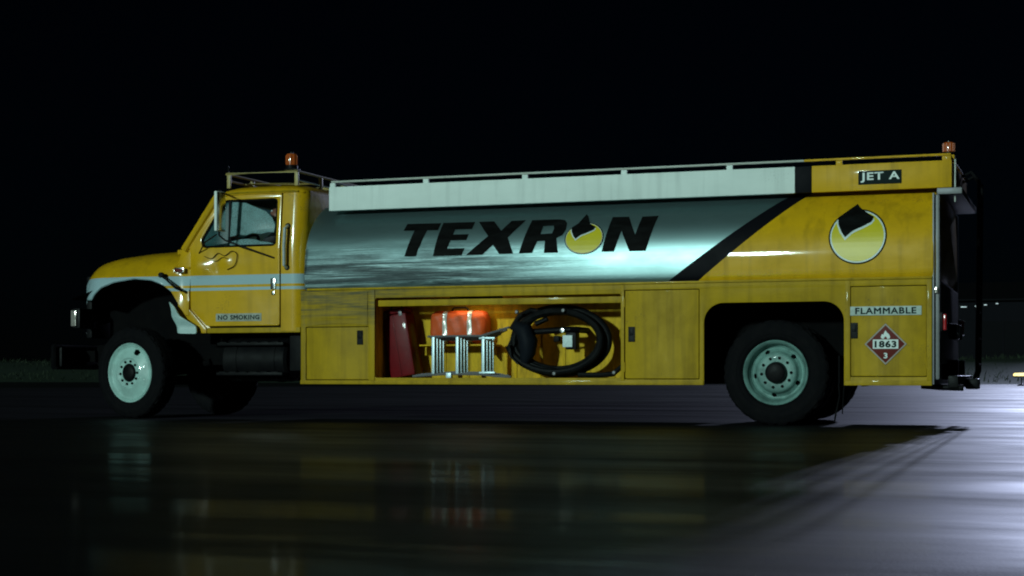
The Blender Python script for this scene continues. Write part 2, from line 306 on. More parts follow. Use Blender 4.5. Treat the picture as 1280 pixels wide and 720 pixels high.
def tube(bm, pts, r, n=8, closed=False):
    pts = [Vector(p) for p in pts]; rs = r if isinstance(r, (list, tuple)) else [r]*len(pts)
    N = len(pts); rings = []; prev = None
    for i, p in enumerate(pts):
        a = pts[(i-1) % N] if (closed or i > 0) else p; c = pts[(i+1) % N] if (closed or i < N-1) else p
        t = (c-a).normalized()
        if prev is None:
            up = Vector((0, 0, 1)) if abs(t.z) < 0.9 else Vector((1, 0, 0)); u = t.cross(up).normalized()
        else:
            u = (prev - t*prev.dot(t)).normalized()
        prev = u; v = t.cross(u)
        rings.append([bm.verts.new(p + (u*math.cos(k*2*math.pi/n) + v*math.sin(k*2*math.pi/n))*rs[i]) for k in range(n)])
    for i in range(N if closed else N-1):
        A, C = rings[i], rings[(i+1) % N]
        for k in range(n): bm.faces.new((A[k], A[(k+1) % n], C[(k+1) % n], C[k]))
    if not closed: bm.faces.new(rings[0][::-1]); bm.faces.new(rings[-1])
def T(name, pts, r, m, parent, n=8, closed=False, local=False):
    bm = bmesh.new(); tube(bm, pts, r, n, closed); return link(name, bm, m, parent, local=local)
def lathe(bm, prof, n=64, axis='Y', c=(0, 0, 0), closed=False, skip=None):
    """prof: (radius, along-axis) list; revolve round axis through c"""
    c = Vector(c); rings = []
    for r, a in prof:
        ring = []
        for k in range(n):
            th = 2*math.pi*k/n
            if axis == 'Y': p = Vector((r*math.cos(th), a, r*math.sin(th)))
            elif axis == 'X': p = Vector((a, r*math.cos(th), r*math.sin(th)))
            else: p = Vector((r*math.cos(th), r*math.sin(th), a))
            ring.append(bm.verts.new(c+p))
        rings.append(ring)
    M = len(rings)
    for i in range(M if closed else M-1):
        A, C = rings[i], rings[(i+1) % M]
        for k in range(n):
            if skip and skip(i, k): continue
            bm.faces.new((A[k], A[(k+1) % n], C[(k+1) % n], C[k]))
    return rings
def cyl(name, p0, p1, r, m, parent, n=16, local=False, bevel=0.0):
    bm = bmesh.new(); tube(bm, [p0, p1], r, n); return link(name, bm, m, parent, local=local, bevel=bevel)
def bisect(bm, co, no):
    bmesh.ops.bisect_plane(bm, geom=bm.verts[:]+bm.edges[:]+bm.faces[:], plane_co=co, plane_no=no, dist=1e-5)
def curve_bm(outer, holes, half, bev):
    cu = bpy.data.curves.new('tmp', 'CURVE'); cu.dimensions = '2D'; cu.fill_mode = 'BOTH'; cu.extrude = max(half-bev, 0); cu.bevel_depth = bev; cu.bevel_resolution = 1; cu.offset = -bev
    for loop in [outer]+list(holes):
        s = cu.splines.new('POLY'); s.points.add(len(loop)-1); s.use_cyclic_u = True
        for p, q in zip(s.points, loop): p.co = (q[0], q[1], 0, 1)
    ob = bpy.data.objects.new('tmp', cu); COL.objects.link(ob)
    dg = bpy.context.evaluated_depsgraph_get(); me = bpy.data.meshes.new_from_object(ob.evaluated_get(dg))
    bm = bmesh.new(); bm.from_mesh(me); bpy.data.objects.remove(ob); bpy.data.curves.remove(cu); bpy.data.meshes.remove(me)
    return bm
def plate(name, outer, holes, y0, y1, m, parent, bev=0.004, warp=None, cuts=()):
    """a sheet in the X-Z plane from y0 (near) to y1 with holes and rounded edges"""
    h = (y1-y0)/2; bm = curve_bm(outer, holes, h, bev)
    for v in bm.verts: x, z, d = v.co; v.co = (x, (y0+y1)/2+d, z)
    for zc in cuts: bisect(bm, (0, 0, zc), (0, 0, 1))
    if warp:
        for v in bm.verts: v.co.y += warp(v.co)
    return link(name, bm, m, parent)
def rr(x0, x1, z0, z1, r=0.02, n=4):
    out = []
    for cx, cz, a0 in ((x1-r, z0+r, -90), (x1-r, z1-r, 0), (x0+r, z1-r, 90), (x0+r, z0+r, 180)):
        for k in range(n+1):
            a = R(a0+90*k/n); out.append((cx+r*math.cos(a), cz+r*math.sin(a)))
    return out
def round_poly(pts, r=0.03, n=4):
    out = []; N = len(pts)
    for i in range(N):
        p = Vector(pts[i]).to_2d(); a = Vector(pts[i-1]).to_2d(); c = Vector(pts[(i+1) % N]).to_2d()
        da = (a-p); dc = (c-p); ra = min(r, da.length*0.45, dc.length*0.45)
        A = p+da.normalized()*ra; C = p+dc.normalized()*ra
        for k in range(n+1):
            t = k/n; q = A*(1-t)**2+p*2*t*(1-t)+C*t*t; out.append((q.x, q.y))
    return out
def text_bm(s, x0, x1, z0, z1, bold=0.02, shear=0.0):
    cu = bpy.data.curves.new('tmp', 'FONT'); cu.body = s; cu.size = 1; cu.shear = shear; cu.resolution_u = 3; cu.space_character = 1.12
    ob = bpy.data.objects.new('tmp', cu); COL.objects.link(ob)
    dg = bpy.context.evaluated_depsgraph_get(); me = bpy.data.meshes.new_from_object(ob.evaluated_get(dg))
    bm = bmesh.new(); bm.from_mesh(me); bpy.data.objects.remove(ob); bpy.data.curves.remove(cu); bpy.data.meshes.remove(me)
    bmesh.ops.remove_doubles(bm, verts=bm.verts, dist=1e-5)
    mv = {}
    for v in bm.verts:
        acc = Vector((0, 0, 0))
        for e in v.link_edges:
            if len(e.link_faces) != 1: continue
            d = (e.other_vert(v).co-v.co).normalized(); nrm = Vector((d.y, -d.x, 0)); f = e.link_faces[0]
            if nrm.dot(f.calc_center_median()-(v.co+e.other_vert(v).co)/2) > 0: nrm = -nrm
            acc += nrm
        if acc.length > 1e-6: mv[v] = acc.normalized()*bold*min(1.5, 1/max(.3, acc.length/2))
    for v, d in mv.items(): v.co += d
    xs = [v.co.x for v in bm.verts]; ys = [v.co.y for v in bm.verts]
    for v in bm.verts:
        v.co = (x0+(v.co.x-min(xs))/(max(xs)-min(xs))*(x1-x0), 0, z0+(v.co.y-min(ys))/(max(ys)-min(ys))*(z1-z0))
    return bm
def print_text(name, s, x0, x1, z0, z1, y, m, parent, bold=0.02, shear=0.0, split=False):
    bm = text_bm(s, x0, x1, z0, z1, bold, shear)
    groups = [set(bm.verts)]
    if split:
        left = set(bm.verts); groups = []
        while left:
            st = [left.pop()]; isl = {st[0]}
            while st:
                for e in st.pop().link_edges:
                    for w in e.verts:
                        if w in left: left.discard(w); isl.add(w); st.append(w)
            groups.append(isl)
    src = [[(tuple(v.co), v.index) for v in g] for g in groups]
    bm.verts.index_update(); bm.verts.ensure_lookup_table()
    out = []
    for g in groups:
        nb = bmesh.new(); mp = {v: nb.verts.new((v.co.x, y, v.co.z)) for v in g}
        for f in bm.faces:
            if f.verts[0] in g: nb.faces.new([mp[v] for v in f.verts])
        ex = bmesh.ops.extrude_face_region(nb, geom=nb.faces[:])
        for e in ex['geom']:
            if isinstance(e, bmesh.types.BMVert): e.co.y -= 0.0015
        o = link('letter' if split else name, nb, m, parent, smooth=False)
        if not split: o['kind'] = 'stuff'
        out.append(o)
    bm.free()
    return out
# ================================================================== SETTING
def sheet(name, x0, x1, y0, y1, z, m, nx=1, ny=1):
    bm = bmesh.new()
    g = [[bm.verts.new((x0+(x1-x0)*i/nx, y0+(y1-y0)*j/ny, z)) for i in range(nx+1)] for j in range(ny+1)]
    for j in range(ny):
        for i in range(nx): bm.faces.new((g[j][i], g[j][i+1], g[j+1][i+1], g[j+1][i]))
    o = link(name, bm, m, smooth=False); o['kind'] = 'structure'; return o
sheet('ground', -1500, 1500, -300, 2500, -0.012, 'grass')['label'] = 'dark grass ground reaching out to the night horizon'
sheet('tarmac', -260, 160, -120, 66, 0.0, 'wet_tarmac')['label'] = 'wet black tarmac apron under and around the tanker'

# low grass bank beyond the apron
def bank():
    bm = bmesh.new(); rnd = random.Random(3); prof = [(66.5, 0.0), (68, 0.25), (70, 0.75), (72, 1.2), (74.5, 1.45), (78, 1.5), (84, 1.2), (95, 0.4), (105, -0.02)]
    rows = []
    for i in range(141):
        x = -230+i*2.6
        h = 0.88+0.10*math.sin(x*0.045)+0.06*math.sin(x*0.17+1)
        rows.append([bm.verts.new((x+rnd.uniform(-.4, .4), y+rnd.uniform(-.3, .3), z*h+(rnd.uniform(-.06, .06) if z > 0.1 else 0)-0.01)) for y, z in prof])
    for a, b in zip(rows, rows[1:]):
        for k in range(len(prof)-1): bm.faces.new((a[k], b[k], b[k+1], a[k+1]))
    o = link('grass_bank', bm, 'grass'); o['kind'] = 'structure'; o['label'] = 'low dark grass bank running along the far edge of the apron'
    # tufts
    bm = bmesh.new()
    for k in range(9000):
        x = rnd.uniform(-110, 60); y = rnd.uniform(67, 79); 
        z = 1.5*min(1, max(0, (y-66.5)/8))*(0.86+0.10*math.sin(x*0.045)+0.06*math.sin(x*0.17+1))-0.05
        hgt = rnd.uniform(0.12, 0.38); a = rnd.uniform(0, math.pi); w = rnd.uniform(0.02, 0.05); dx, dy = math.cos(a)*w, math.sin(a)*w
        lx, ly = rnd.uniform(-.12, .12), rnd.uniform(-.12, .12)
        v = [bm.verts.new(p) for p in ((x-dx, y-dy, z), (x+dx, y+dy, z), (x+lx+dx*.5, y+ly+dy*.5, z+hgt*.6), (x+lx*1.8, y+ly*1.8, z+hgt))]
        bm.faces.new((v[0], v[1], v[2])); bm.faces.new((v[0], v[2], v[3]))
    o = link('long_grass', bm, 'leaf', smooth=False); tag(o, 'ragged long grass growing over the dark bank', 'grass', kind='stuff')
bank()

# far hangar
def hangar():
    h = empty('hangar', (-10, 292, 0)); tag(h, 'long unlit hangar far behind the tanker tail with small wall lamps', 'hangar')
    x0, x1, y0, y1, ze = -62, 45, 270, 315, 13.0
    bm = bmesh.new(); box(bm, x0, x1, y0, y1, 0, ze); link('wall', bm, 'hangar_wall', h, smooth=False)
    bm = bmesh.new()
    pr = [(y0-1, ze), ((y0+y1)/2, ze+4), (y1+1, ze), (y1+1, ze+.3), ((y0+y1)/2, ze+4.4), (y0-1, ze+.3)]
    a = [bm.verts.new((x0-1, y, z)) for y, z in pr]; b = [bm.verts.new((x1+1, y, z)) for y, z in pr]
    bm.faces.new(a); bm.faces.new(b[::-1])
    for k in range(6): bm.faces.new((a[k], a[(k+1) % 6], b[(k+1) % 6], b[k]))
    link('roof', bm, 'hangar_roof', h, smooth=False)
    for k in range(5):
        x = x0+6+k*20.5; d = B('door', x, x+16, y0-0.25, y0-0.02, 0.1, 9.5, 'hangar_roof', h, 0.02)
        for j in range(1, 4): B('door_rib', x+j*4-.1, x+j*4+.1, y0-0.40, y0-0.25, 0.15, 9.4, 'hangar_wall', d, 0.0)
    for x, z, w in ((-38, 12.3, .25), (-26.5, 12.0, .3), (-17.5, 11.9, .5), (-15.3, 12.0, .35), (-13.9, 12.2, .25), (-12.0, 12.4, .2), (20, 12, .4)):
        l_ = B('wall_lamp', x-w-.1, x+w+.1, y0-0.5, y0-.02, z-.05, z+.30, 'black_metal', h, 0.02)
        B('lens', x-w, x+w, y0-0.66, y0-.5, z, z+.16, 'far_light_lit', l_, 0.02)
hangar()

# far lamp post at the left and taxiway edge light at the right
def lamp_post():
    p = empty('lamp_post', (-186, 220, 0)); tag(p, 'distant lamp post with a faint lamp, at the far left edge', 'lamp post')
    T('pole', [(-186, 220, 0), (-186, 220, 12.3), (-185.4, 219.8, 12.8), (-184, 219.2, 12.9)], [.14, .09, .07, .06], 'mast_steel', p)
    hd = B('lamp_head', -184.9, -182.9, 218.6, 219.5, 12.8, 13.1, 'black_metal', p, 0.05)
    B('lens', -184.7, -183.1, 218.5, 218.6, 12.72, 13.02, 'far_light_lit', hd, 0.02)
lamp_post()
def edge_light(cx, cy):
    e = empty('edge_light', (cx, cy, 0)); tag(e, 'small glowing amber taxiway edge light low at the right edge', 'edge light')
    bm = bmesh.new(); lathe(bm, [(0.0, 0.09), (.05, .09), (.16, .04), (.20, 0.0)], 20, 'Z', (cx, cy, 0)); link('base', bm, 'black_metal', e)
    cyl('stem', (cx, cy, .08), (cx, cy, .36), .025, 'black_metal', e)
    bm = bmesh.new(); lathe(bm, [(.0, .36), (.30, .36), (.36, .39), (.36, .42), (.0, .42)], 24, 'Z', (cx, cy, 0)); link('lamp_tray', bm, 'black_metal', e)
    bm = bmesh.new(); lathe(bm, [(.34, .42), (.34, .50), (.28, .545), (0, .55)], 24, 'Z', (cx, cy, 0)); link('lens', bm, 'edge_light_lit', e)
edge_light(0.2, 56.0)

# floodlight mast behind the tail, just outside the picture: this is what lights the wet apron
def mast():
    X, Y, H = 1.5, 96.0, 21.5
    m = empty('floodlight_mast', (X, Y, 0)); tag(m, 'tall steel floodlight mast beyond the apron behind the tanker tail', 'floodlight mast')
    cyl('footing', (X, Y, -.1), (X, Y, .6), .7, 'concrete', m, 24)
    T('pole', [(X, Y, .5), (X, Y, 12), (X, Y, H)], [.34, .26, .15], 'mast_steel', m, 14)
    T('cross_arm', [(X-1.6, Y, H-.4), (X+1.6, Y, H-.4)], .08, 'mast_steel', m)
    for dx in (-1.3, 0, 1.3):
        f = empty('floodlight', (X+dx, Y-.2, H-.2), 0, m)
        M = Matrix.Translation((X+dx, Y-.35, H)) @ Matrix.Rotation(R(12), 4, 'X')
        B('housing', -.4, .4, -.1, .3, -.3, .3, 'black_metal', f, 0.03, M=M)
        B('lens', -.36, .36, -.13, -.1, -.26, .26, 'flood_lit', f, 0.005, M=M)
        ld = bpy.data.lights.new('floodlight_beam', 'SPOT'); ld.energy = FLOOD; ld.color = (0.62, 0.70, 1.0); ld.spot_size = R(62); ld.spot_blend = 0.5; ld.shadow_soft_size = 0.35
        lo = bpy.data.objects.new('floodlight_beam', ld); COL.objects.link(lo); lo.location = (X+dx, Y-.75, H)
        lo.rotation_euler = (Vector((-2, -10, 0))-Vector(lo.location)).to_track_quat('-Z', 'Y').to_euler()
        lo.parent = f; lo.matrix_parent_inverse = WM[f.name].inverted()
FLOOD = 27000
mast()

# ================================================================== TANKER
W = 2.44
TR = empty('tanker_truck', (-3.5, 1.22, 0)); tag(TR, 'yellow and silver aircraft fuel tanker truck standing on wet tarmac', 'truck')

# ---- tank
PROF = [(1.445, .035), (1.48, .012), (1.51, .004), (1.55, .001), (1.59, 0), (1.63, 0), (1.68, .0015), (1.72, .004), (1.76, .0075), (1.81, .014), (1.86, .024), (1.91, .038), (1.96, .056), (2.01, .078),
        (2.06, .105), (2.11, .138), (2.16, .175), (2.20, .210), (2.24, .25), (2.28, .30), (2.32, .36), (2.36, .425), (2.40, .50), (2.435, .62), (2.46, .78), (2.475, 1.0), (2.48, 1.22)]
def ty(z):
    for (a, b), (c, d) in zip(PROF, PROF[1:]):
        if a <= z <= c: return b+(d-b)*(z-a)/(c-a)
    return .035
def tank():
    loop = [(y, z) for z, y in PROF] + [(W-y, z) for z, y in PROF[::-1][1:]]
    bm = bmesh.new(); rings = []
    cy, cz = 1.22, 1.9
    for x, s in [(-5.36, .0), (-5.355, .3), (-5.34, .6), (-5.30, .85), (-5.265, .96), (-5.235, 1.0)] + [(-5.2+k*0.42, 1.0) for k in range(17)] + [(1.54, 1.0), (1.56, .97), (1.60, .8), (1.62, .0)]:
        rings.append([bm.verts.new((x, cy+(y-cy)*max(s, .001), cz+(z-cz)*max(s, .001))) for y, z in loop])
    n = len(loop)
    for a, b in zip(rings, rings[1:]):
        for k in range(n): bm.faces.new((a[k], a[(k+1) % n], b[(k+1) % n], b[k]))
    # colour fields: cut along the two edges of the slanted band
    cuts = [((-1.12, 1.445), (0.10, 2.33)), ((-0.80, 1.445), (0.285, 2.33))]
    for (x0, z0), (x1, z1) in cuts:
        d = Vector((x1-x0, 0, z1-z0)); bisect(bm, (x0, 0, z0), Vector((d.z, 0, -d.x)).normalized())
    for f in bm.faces:
        c = f.calc_center_median()
        side = [(c.x-x0)*(z1-z0)-(c.z-z0)*(x1-x0) for (x0, z0), (x1, z1) in cuts]
        f.material_index = 0 if side[0] < 0 else (1 if side[1] < 0 else 2)
    # dents at the scraped cab end
    rnd = random.Random(5)
    for v in bm.verts:
        if v.co.y < 0.3 and v.co.x < -2.2 and v.co.z < 1.95: v.co.y += rnd.uniform(-.003, .010)*min(1, (-2.2-v.co.x)/2)
    return link('tank', bm, ['silver', 'black_paint', 'yellow'], TR, ang=50)
TANK = tank()

def decal(name, outer, holes, lift, m, parent):
    bm = curve_bm(outer, holes, 0, 0)
    for v in bm.verts: v.co = (v.co.x, 0, v.co.y)
    for k in range(60):
        z = 1.45+k*0.02
        if min(p[1] for p in outer) < z < max(p[1] for p in outer): bisect(bm, (0, 0, z), (0, 0, 1))
    x0, x1 = min(p[0] for p in outer), max(p[0] for p in outer)
    for v in bm.verts: v.co.y = ty(v.co.z)-lift
    return link(name, bm, m, parent, ang=60)
LET = dict(
 T=[(-4.066, 2.16), (-3.663, 2.156), (-3.679, 2.076), (-3.806, 2.077), (-3.899, 1.791), (-4.031, 1.792), (-3.957, 2.079), (-4.088, 2.081)],
 E=[(-3.64, 2.158), (-3.267, 2.157), (-3.285, 2.076), (-3.478, 2.076), (-3.491, 2.02), (-3.308, 2.019), (-3.326, 1.953), (-3.508, 1.954), (-3.536, 1.865), (-3.334, 1.865), (-3.364, 1.787), (-3.696, 1.788)],
 X=[(-3.226, 2.156), (-3.05, 2.157), (-2.942, 2.047), (-2.85, 2.155), (-2.686, 2.157), (-2.853, 1.966), (-2.776, 1.791), (-2.934, 1.79), (-3.012, 1.892), (-3.128, 1.788), (-3.313, 1.788), (-3.081, 1.99)],
 R=[(-2.617, 2.155), (-2.315, 2.154), (-2.246, 2.142), (-2.214, 2.106), (-2.214, 2.036), (-2.243, 1.976), (-2.307, 1.945), (-2.278, 1.79), (-2.431, 1.789), (-2.43, 1.92), (-2.515, 1.918), (-2.565, 1.792), (-2.712, 1.791)],
 N=[(-1.726, 2.158), (-1.548, 2.156), (-1.451, 1.957), (-1.405, 2.151), (-1.231, 2.155), (-1.327, 1.783), (-1.501, 1.783), (-1.603, 2.004), (-1.666, 1.785), (-1.8, 1.786)])
for ch, pl in LET.items():
    o = decal('letter', pl, [[(-2.476, 2.081), (-2.36, 2.084), (-2.348, 2.052), (-2.363, 1.999), (-2.489, 1.994)]] if ch == 'R' else [], 0.005, 'black_ink', TANK)
    o['label'] = 'black slanted capital letter %s on the silver tank' % ch
def logo(cx, cz, r, rz, tip, white_ring):
    lg = empty('emblem', (cx, 0, cz), 0, TR); lg['label'] = 'round yellow emblem with a black pointed drop on the tank side'
    def disc(k, dz=0): return [(cx+r*k*math.cos(t*math.pi/36), cz+rz*k*math.sin(t*math.pi/36)) for t in range(72)]
    def U(p): return (cx+p[0]*r, cz+p[1]*rz)
    decal('outline', disc(1.0), [], 0.004, 'black_ink', lg)
    decal('ring', disc(0.95), [], 0.0065, 'white_sticker', lg)
    decal('field', disc(0.90 if white_ring else 0.93), [], 0.009, 'logo_yellow', lg)
    cap = [(-.08, tip), (.04, tip-.16), (.19, .93), (.36, .80), (.53, .70), (.50, .58), (.44, .50), (.18, .36), (-.17, .20), (-.43, -.03), (-.56, .17), (-.67, .42), (-.70, .57), (-.68, .72), (-.40, .95)]
    capw = [(-.08, .9), (.19, .86), (.36, .76), (.50, .70), (.56, .56), (.47, .43), (.20, .28), (-.15, .12), (-.43, -.14), (-.62, .14), (-.72, .40), (-.74, .55), (-.60, .72), (-.40, .85)]
    decal('drop_border', [U(p) for p in capw], [], 0.0115, 'white_sticker', lg)
    decal('drop', [U(p) for p in cap], [], 0.014, 'black_ink', lg)
logo(-2.002, 1.935, .212, .172, 1.55, False)
logo(0.819, 1.872, .282, .278, 1.21, True)

# ---- coaming along the tank top: white, black, yellow pieces
PZ0, PZ1 = 2.338, 2.605
for x0, x1, m, lb in ((-5.035, .172, 'white_paint', 'long white coaming board along the tank top'), (.172, .34, 'black_paint', 'short black coaming piece above the slanted black band'), (.34, 1.70, 'yellow', 'yellow coaming board at the tail')):
    o = B('coaming', x0, x1, .20, .26, PZ0, PZ1, m, TR, 0.008); o['label'] = lb
    B('coaming', x0, x1, W-.26, W-.20, PZ0, PZ1, m, TR, 0.008)
B('coaming_end', 1.64, 1.70, .262, W-.262, PZ0, PZ1-.003, 'yellow', TR, 0.008)
B('coaming_end', -5.033, -4.98, .262, W-.262, PZ0+.1, PZ1-.003, 'white_paint', TR, 0.008)
B('walkway', -4.97, 1.63, .27, W-.27, 2.49, 2.52, 'grey_metal', TR, 0.005)
B('tail_ledge', 1.56, 1.80, .18, W-.18, 2.27, 2.334, 'grey_metal', TR, 0.01)
# rail
RAILP = [-5.0, -3.87, -2.72, -1.62, -0.5, 0.61, 1.66]
for yy in (.235, W-.235):
    for a, b, m in ((-5.02, 0.26, 'rail_pale'), (0.26, 1.69, 'yellow')):
        rl = B('rail', a, b, yy-.016, yy+.016, 2.652, 2.675, m, TR, 0.006)
    for x in RAILP: B('rail_post', x-.032, x+.032, yy-.014, yy+.014, PZ1-.01, 2.651, 'white_paint' if x < .2 else 'yellow', TR, 0.004)
T('rail_end', [(-5.0, .235, 2.663), (-5.0, 1.22, 2.663), (-5.0, W-.235, 2.663)], .016, 'rail_pale', TR)
T('rail_end', [(1.67, .235, 2.663), (1.67, 1.22, 2.663), (1.67, W-.235, 2.663)], .016, 'yellow', TR)
for x in (-3.3, -1.2, .7):
    mh = empty('manhole', (x, 1.22, 2.5), 0, TR)
    bm = bmesh.new(); lathe(bm, [(.28, 2.50), (.28, 2.60), (.25, 2.63), (0, 2.64)], 28, 'Z', (x, 1.22, 0)); link('cover', bm, 'aluminium', mh)
    bm = bmesh.new(); lathe(bm, [(.33, 2.50), (.33, 2.56), (.29, 2.56)], 28, 'Z', (x, 1.22, 0)); link('collar', bm, 'grey_metal', mh)
# JET A board
sg = B('product_sign', .803, 1.223, .190, .199, 2.397, 2.531, 'sign_green_black', TR, 0.002); sg['label'] = 'dark plate lettered JET A on the yellow coaming'
print_text('lettering', 'JET A', .825, 1.205, 2.415, 2.515, .1885, 'white_sticker', sg, bold=0.025, split=True)

# ---- lower body
BZ0, BZ1 = .404, 1.438
ARC = [(-.715, BZ0)]+[(-.515-.2*math.cos(R(a)), 1.035+.2*math.sin(R(a))) for a in range(0, 91, 10)]+[(.49+.2*math.sin(R(a)), 1.035+.2*math.cos(R(a))) for a in range(0, 91, 10)]+[(.69, BZ0)]
outer = [(-5.283, BZ0)]+ARC+[(1.532, BZ0), (1.532, BZ1), (-5.283, BZ1)]
D1, D2, D3 = (-5.215, -4.455, .455, 1.03), (-1.545, -.77, .468, 1.375), (.757, 1.480, .495, 1.372)
def body(y0, y1, far):
    holes = [rr(-4.375, -1.591, .475, 1.345, .02)] if not far else []
    holes += [rr(d[0]-.007, d[1]+.007, d[2]-.007, d[3]+.007, .012) for d in (D1, D2, D3)]
    return plate('side_panel', outer, holes, y0, y1, 'yellow_scuffed', TR, .004)
body(0.0, .03, False); body(W-.03, W, True)
for far in (False, True):
    for d in (D1, D2, D3):
        y0, y1 = (.004, .030) if not far else (W-.030, W-.004)
        dr = plate('locker_door', rr(*d, .012), [], y0, y1, 'yellow_scuffed' if d is D1 else 'yellow_dull', TR, .004)
        B('locker_back', d[0]-.03, d[1]+.03, .05 if not far else W-.07, .07 if not far else W-.05, d[2]-.03, d[3]+.03, 'black_metal', TR, 0)
        if far: continue
        hx, hz = {D1: (-4.558, .915), D2: (-1.475, .925), D3: (.789, .942)}[d]
        hp = B('paddle_latch', hx-.036, hx+.036, -.004, .0035, hz-.078, hz+.078, 'black_metal', dr, 0.003)
        B('latch_well', hx-.028, hx+.028, -.0062, -.0042, hz-.070, hz+.070, 'black_metal', dr, 0.0)
        B('latch_handle', hx-.020, hx+.020, -.014, -.0064, hz-.01, hz+.058, 'black_metal', dr, 0.003)
        for hz2 in (d[2]+.12, d[3]-.12): cyl('hinge', (d[1 if d is D3 else 0]+(.004 if d is D3 else -.004), -.004, hz2-.05), (d[1 if d is D3 else 0]+(.004 if d is D3 else -.004), -.004, hz2+.05), .007, 'yellow_dull', dr)
# trim rails on the body
B('lower_rail', -5.283, -.722, -.012, -.001, BZ0, .446, 'yellow_dull', TR, 0.003)
B('lower_rail', .697, 1.532, -.012, -.001, BZ0, .452, 'yellow_dull', TR, 0.003)
B('upper_rail', -5.20, 1.534, -.016, .10, 1.4395, 1.462, 'yellow_dull', TR, 0.005)
B('upright', -4.452, -4.378, -.012, -.001, .447, 1.435, 'yellow_scuffed', TR, 0.003)
B('upright', -1.588, -1.553, -.010, -.001, .447, 1.435, 'yellow_dull', TR, 0.003)
B('upright', .70, .752, -.008, -.001, .453, 1.435, 'yellow_dull', TR, 0.003)
B('corner_post', 1.4825, 1.531, -.009, -.001, .453, 1.435, 'yellow_dull', TR, 0.003)
plate('arch_trim', [(x, z) for x, z in ARC], [], 0, .01, 'black_metal', TR, 0) if False else None
# dented crease plate above first locker
def crease():
    bm = bmesh.new(); nx, nz = 24, 10; rnd = random.Random(11); g = []
    for j in range(nz+1):
        row = []
        for i in range(nx+1):
            u, v = i/nx, j/nz
            x = -5.20+u*.735; z = 1.045+v*.375+.03*math.sin(u*3)*(1-v)*(1 if v < .2 else .4)
            y = -.006-.016*math.exp(-((v-.25-.1*u)/.09)**2)*math.sin(u*math.pi)+.0*rnd.random() - .008*math.exp(-((v-.7+.15*u)/.1)**2)
            row.append(bm.verts.new((x, y, z)))
        g.append(row)
    for j in range(nz):
        for i in range(nx): bm.faces.new((g[j][i], g[j][i+1], g[j+1][i+1], g[j+1][i]))
    bmesh.ops.solidify(bm, geom=bm.faces[:], thickness=0.003)
    o = link('dented_plate', bm, 'yellow_scuffed', TR, ang=60); o['label'] = 'scuffed and dented plate above the first locker door'
crease()
# open bay
BX0, BX1, BD = -4.42, -1.56, .62
bay = empty('open_bay', (-3, .3, .45), 0, TR); bay['label'] = 'open equipment bay with yellow inside walls'
B('back_wall', BX0, BX1, BD, BD+.02, .44, 1.40, 'yellow_bay', bay, 0)
B('floor', BX0, BX1, .032, BD-.002, .44, .468, 'yellow_bay', bay, 0)
B('ceiling', BX0, BX1, .032, BD-.002, 1.36, 1.40, 'yellow_bay', bay, 0)
B('side_wall', BX0, BX0+.02, .032, BD-.002, .470, 1.358, 'yellow_bay', bay, 0)
B('side_wall', BX1-.02, BX1, .032, BD-.002, .470, 1.358, 'yellow_bay', bay, 0)
B('header_lip', -4.365, -1.60, .055, .085, 1.255, 1.322, 'yellow_dull', bay, 0.004)
for x in [-4.1+k*.28 for k in range(9)]: B('wall_rib', x, x+.03, BD-.012, BD-.001, .470, 1.0, 'yellow_bay', bay, 0.003)
B('shelf', -3.98, -3.13, .30, BD-.013, .822, .84, 'yellow_bay', bay, 0.003)
for x in (-3.93, -3.2): B('shelf_bracket', x, x+.02, .34, BD-.013, .72, .82, 'yellow_bay', bay, 0.003)
lampf = B('bay_lamp', -3.62, -3.02, .30, .36, 1.325, 1.358, 'black_metal', bay, 0.004)
B('lens', -3.60, -3.04, .305, .355, 1.312, 1.3245, 'lamp_lit', lampf, 0.003)
ld = bpy.data.lights.new('bay_lamp_light', 'AREA'); ld.shape = 'RECTANGLE'; ld.size = .5; ld.size_y = .04; ld.energy = 0.9; ld.color = (1.0, 0.74, 0.38)
lo = bpy.data.objects.new('bay_lamp_light', ld); COL.objects.link(lo); lo.location = (-3.32, .33, 1.308); lo.parent = bay; lo.matrix_parent_inverse = WM[bay.name].inverted()
# body back/under panels
bm = bmesh.new(); box(bm, -5.28, -5.262, .034, W-.034, BZ0+.002, BZ1-.002); link('front_bulkhead', bm, 'grey_metal', TR)
B('rear_bulkhead', 1.535, 1.552, .012, W-.012, BZ0+.01, 2.27, 'grey_metal', TR, 0.004)
B('deck', -5.25, 1.53, .04, W-.04, 1.402, 1.436, 'grey_metal', TR, 0)
B('rear_column', 1.5525, 1.60, .06, .17, .46, 2.26, 'grey_metal', TR, 0.02)
B('rear_column', 1.5525, 1.60, W-.17, W-.06, .46, 2.26, 'grey_metal', TR, 0.02)
B('rear_cabinet', 1.5525, 1.62, .35, W-.35, .62, 1.40, 'grey_metal', TR, 0.015)
# rear arch liner
def arch_liner(y0, y1):
    bm = bmesh.new(); pts = [(x*1.01-.0, z+.012) for x, z in ARC]
    a = [bm.verts.new((x, y0, z)) for x, z in pts]; b = [bm.verts.new((x, y1, z)) for x, z in pts]
    for k in range(len(pts)-1): bm.faces.new((a[k], a[k+1], b[k+1], b[k]))
    bm.faces.new(b if y1 > y0 else b)
    return link('wheel_arch_liner', bm, 'chassis', TR)
arch_liner(.032, .80); arch_liner(W-.032, W-.80)
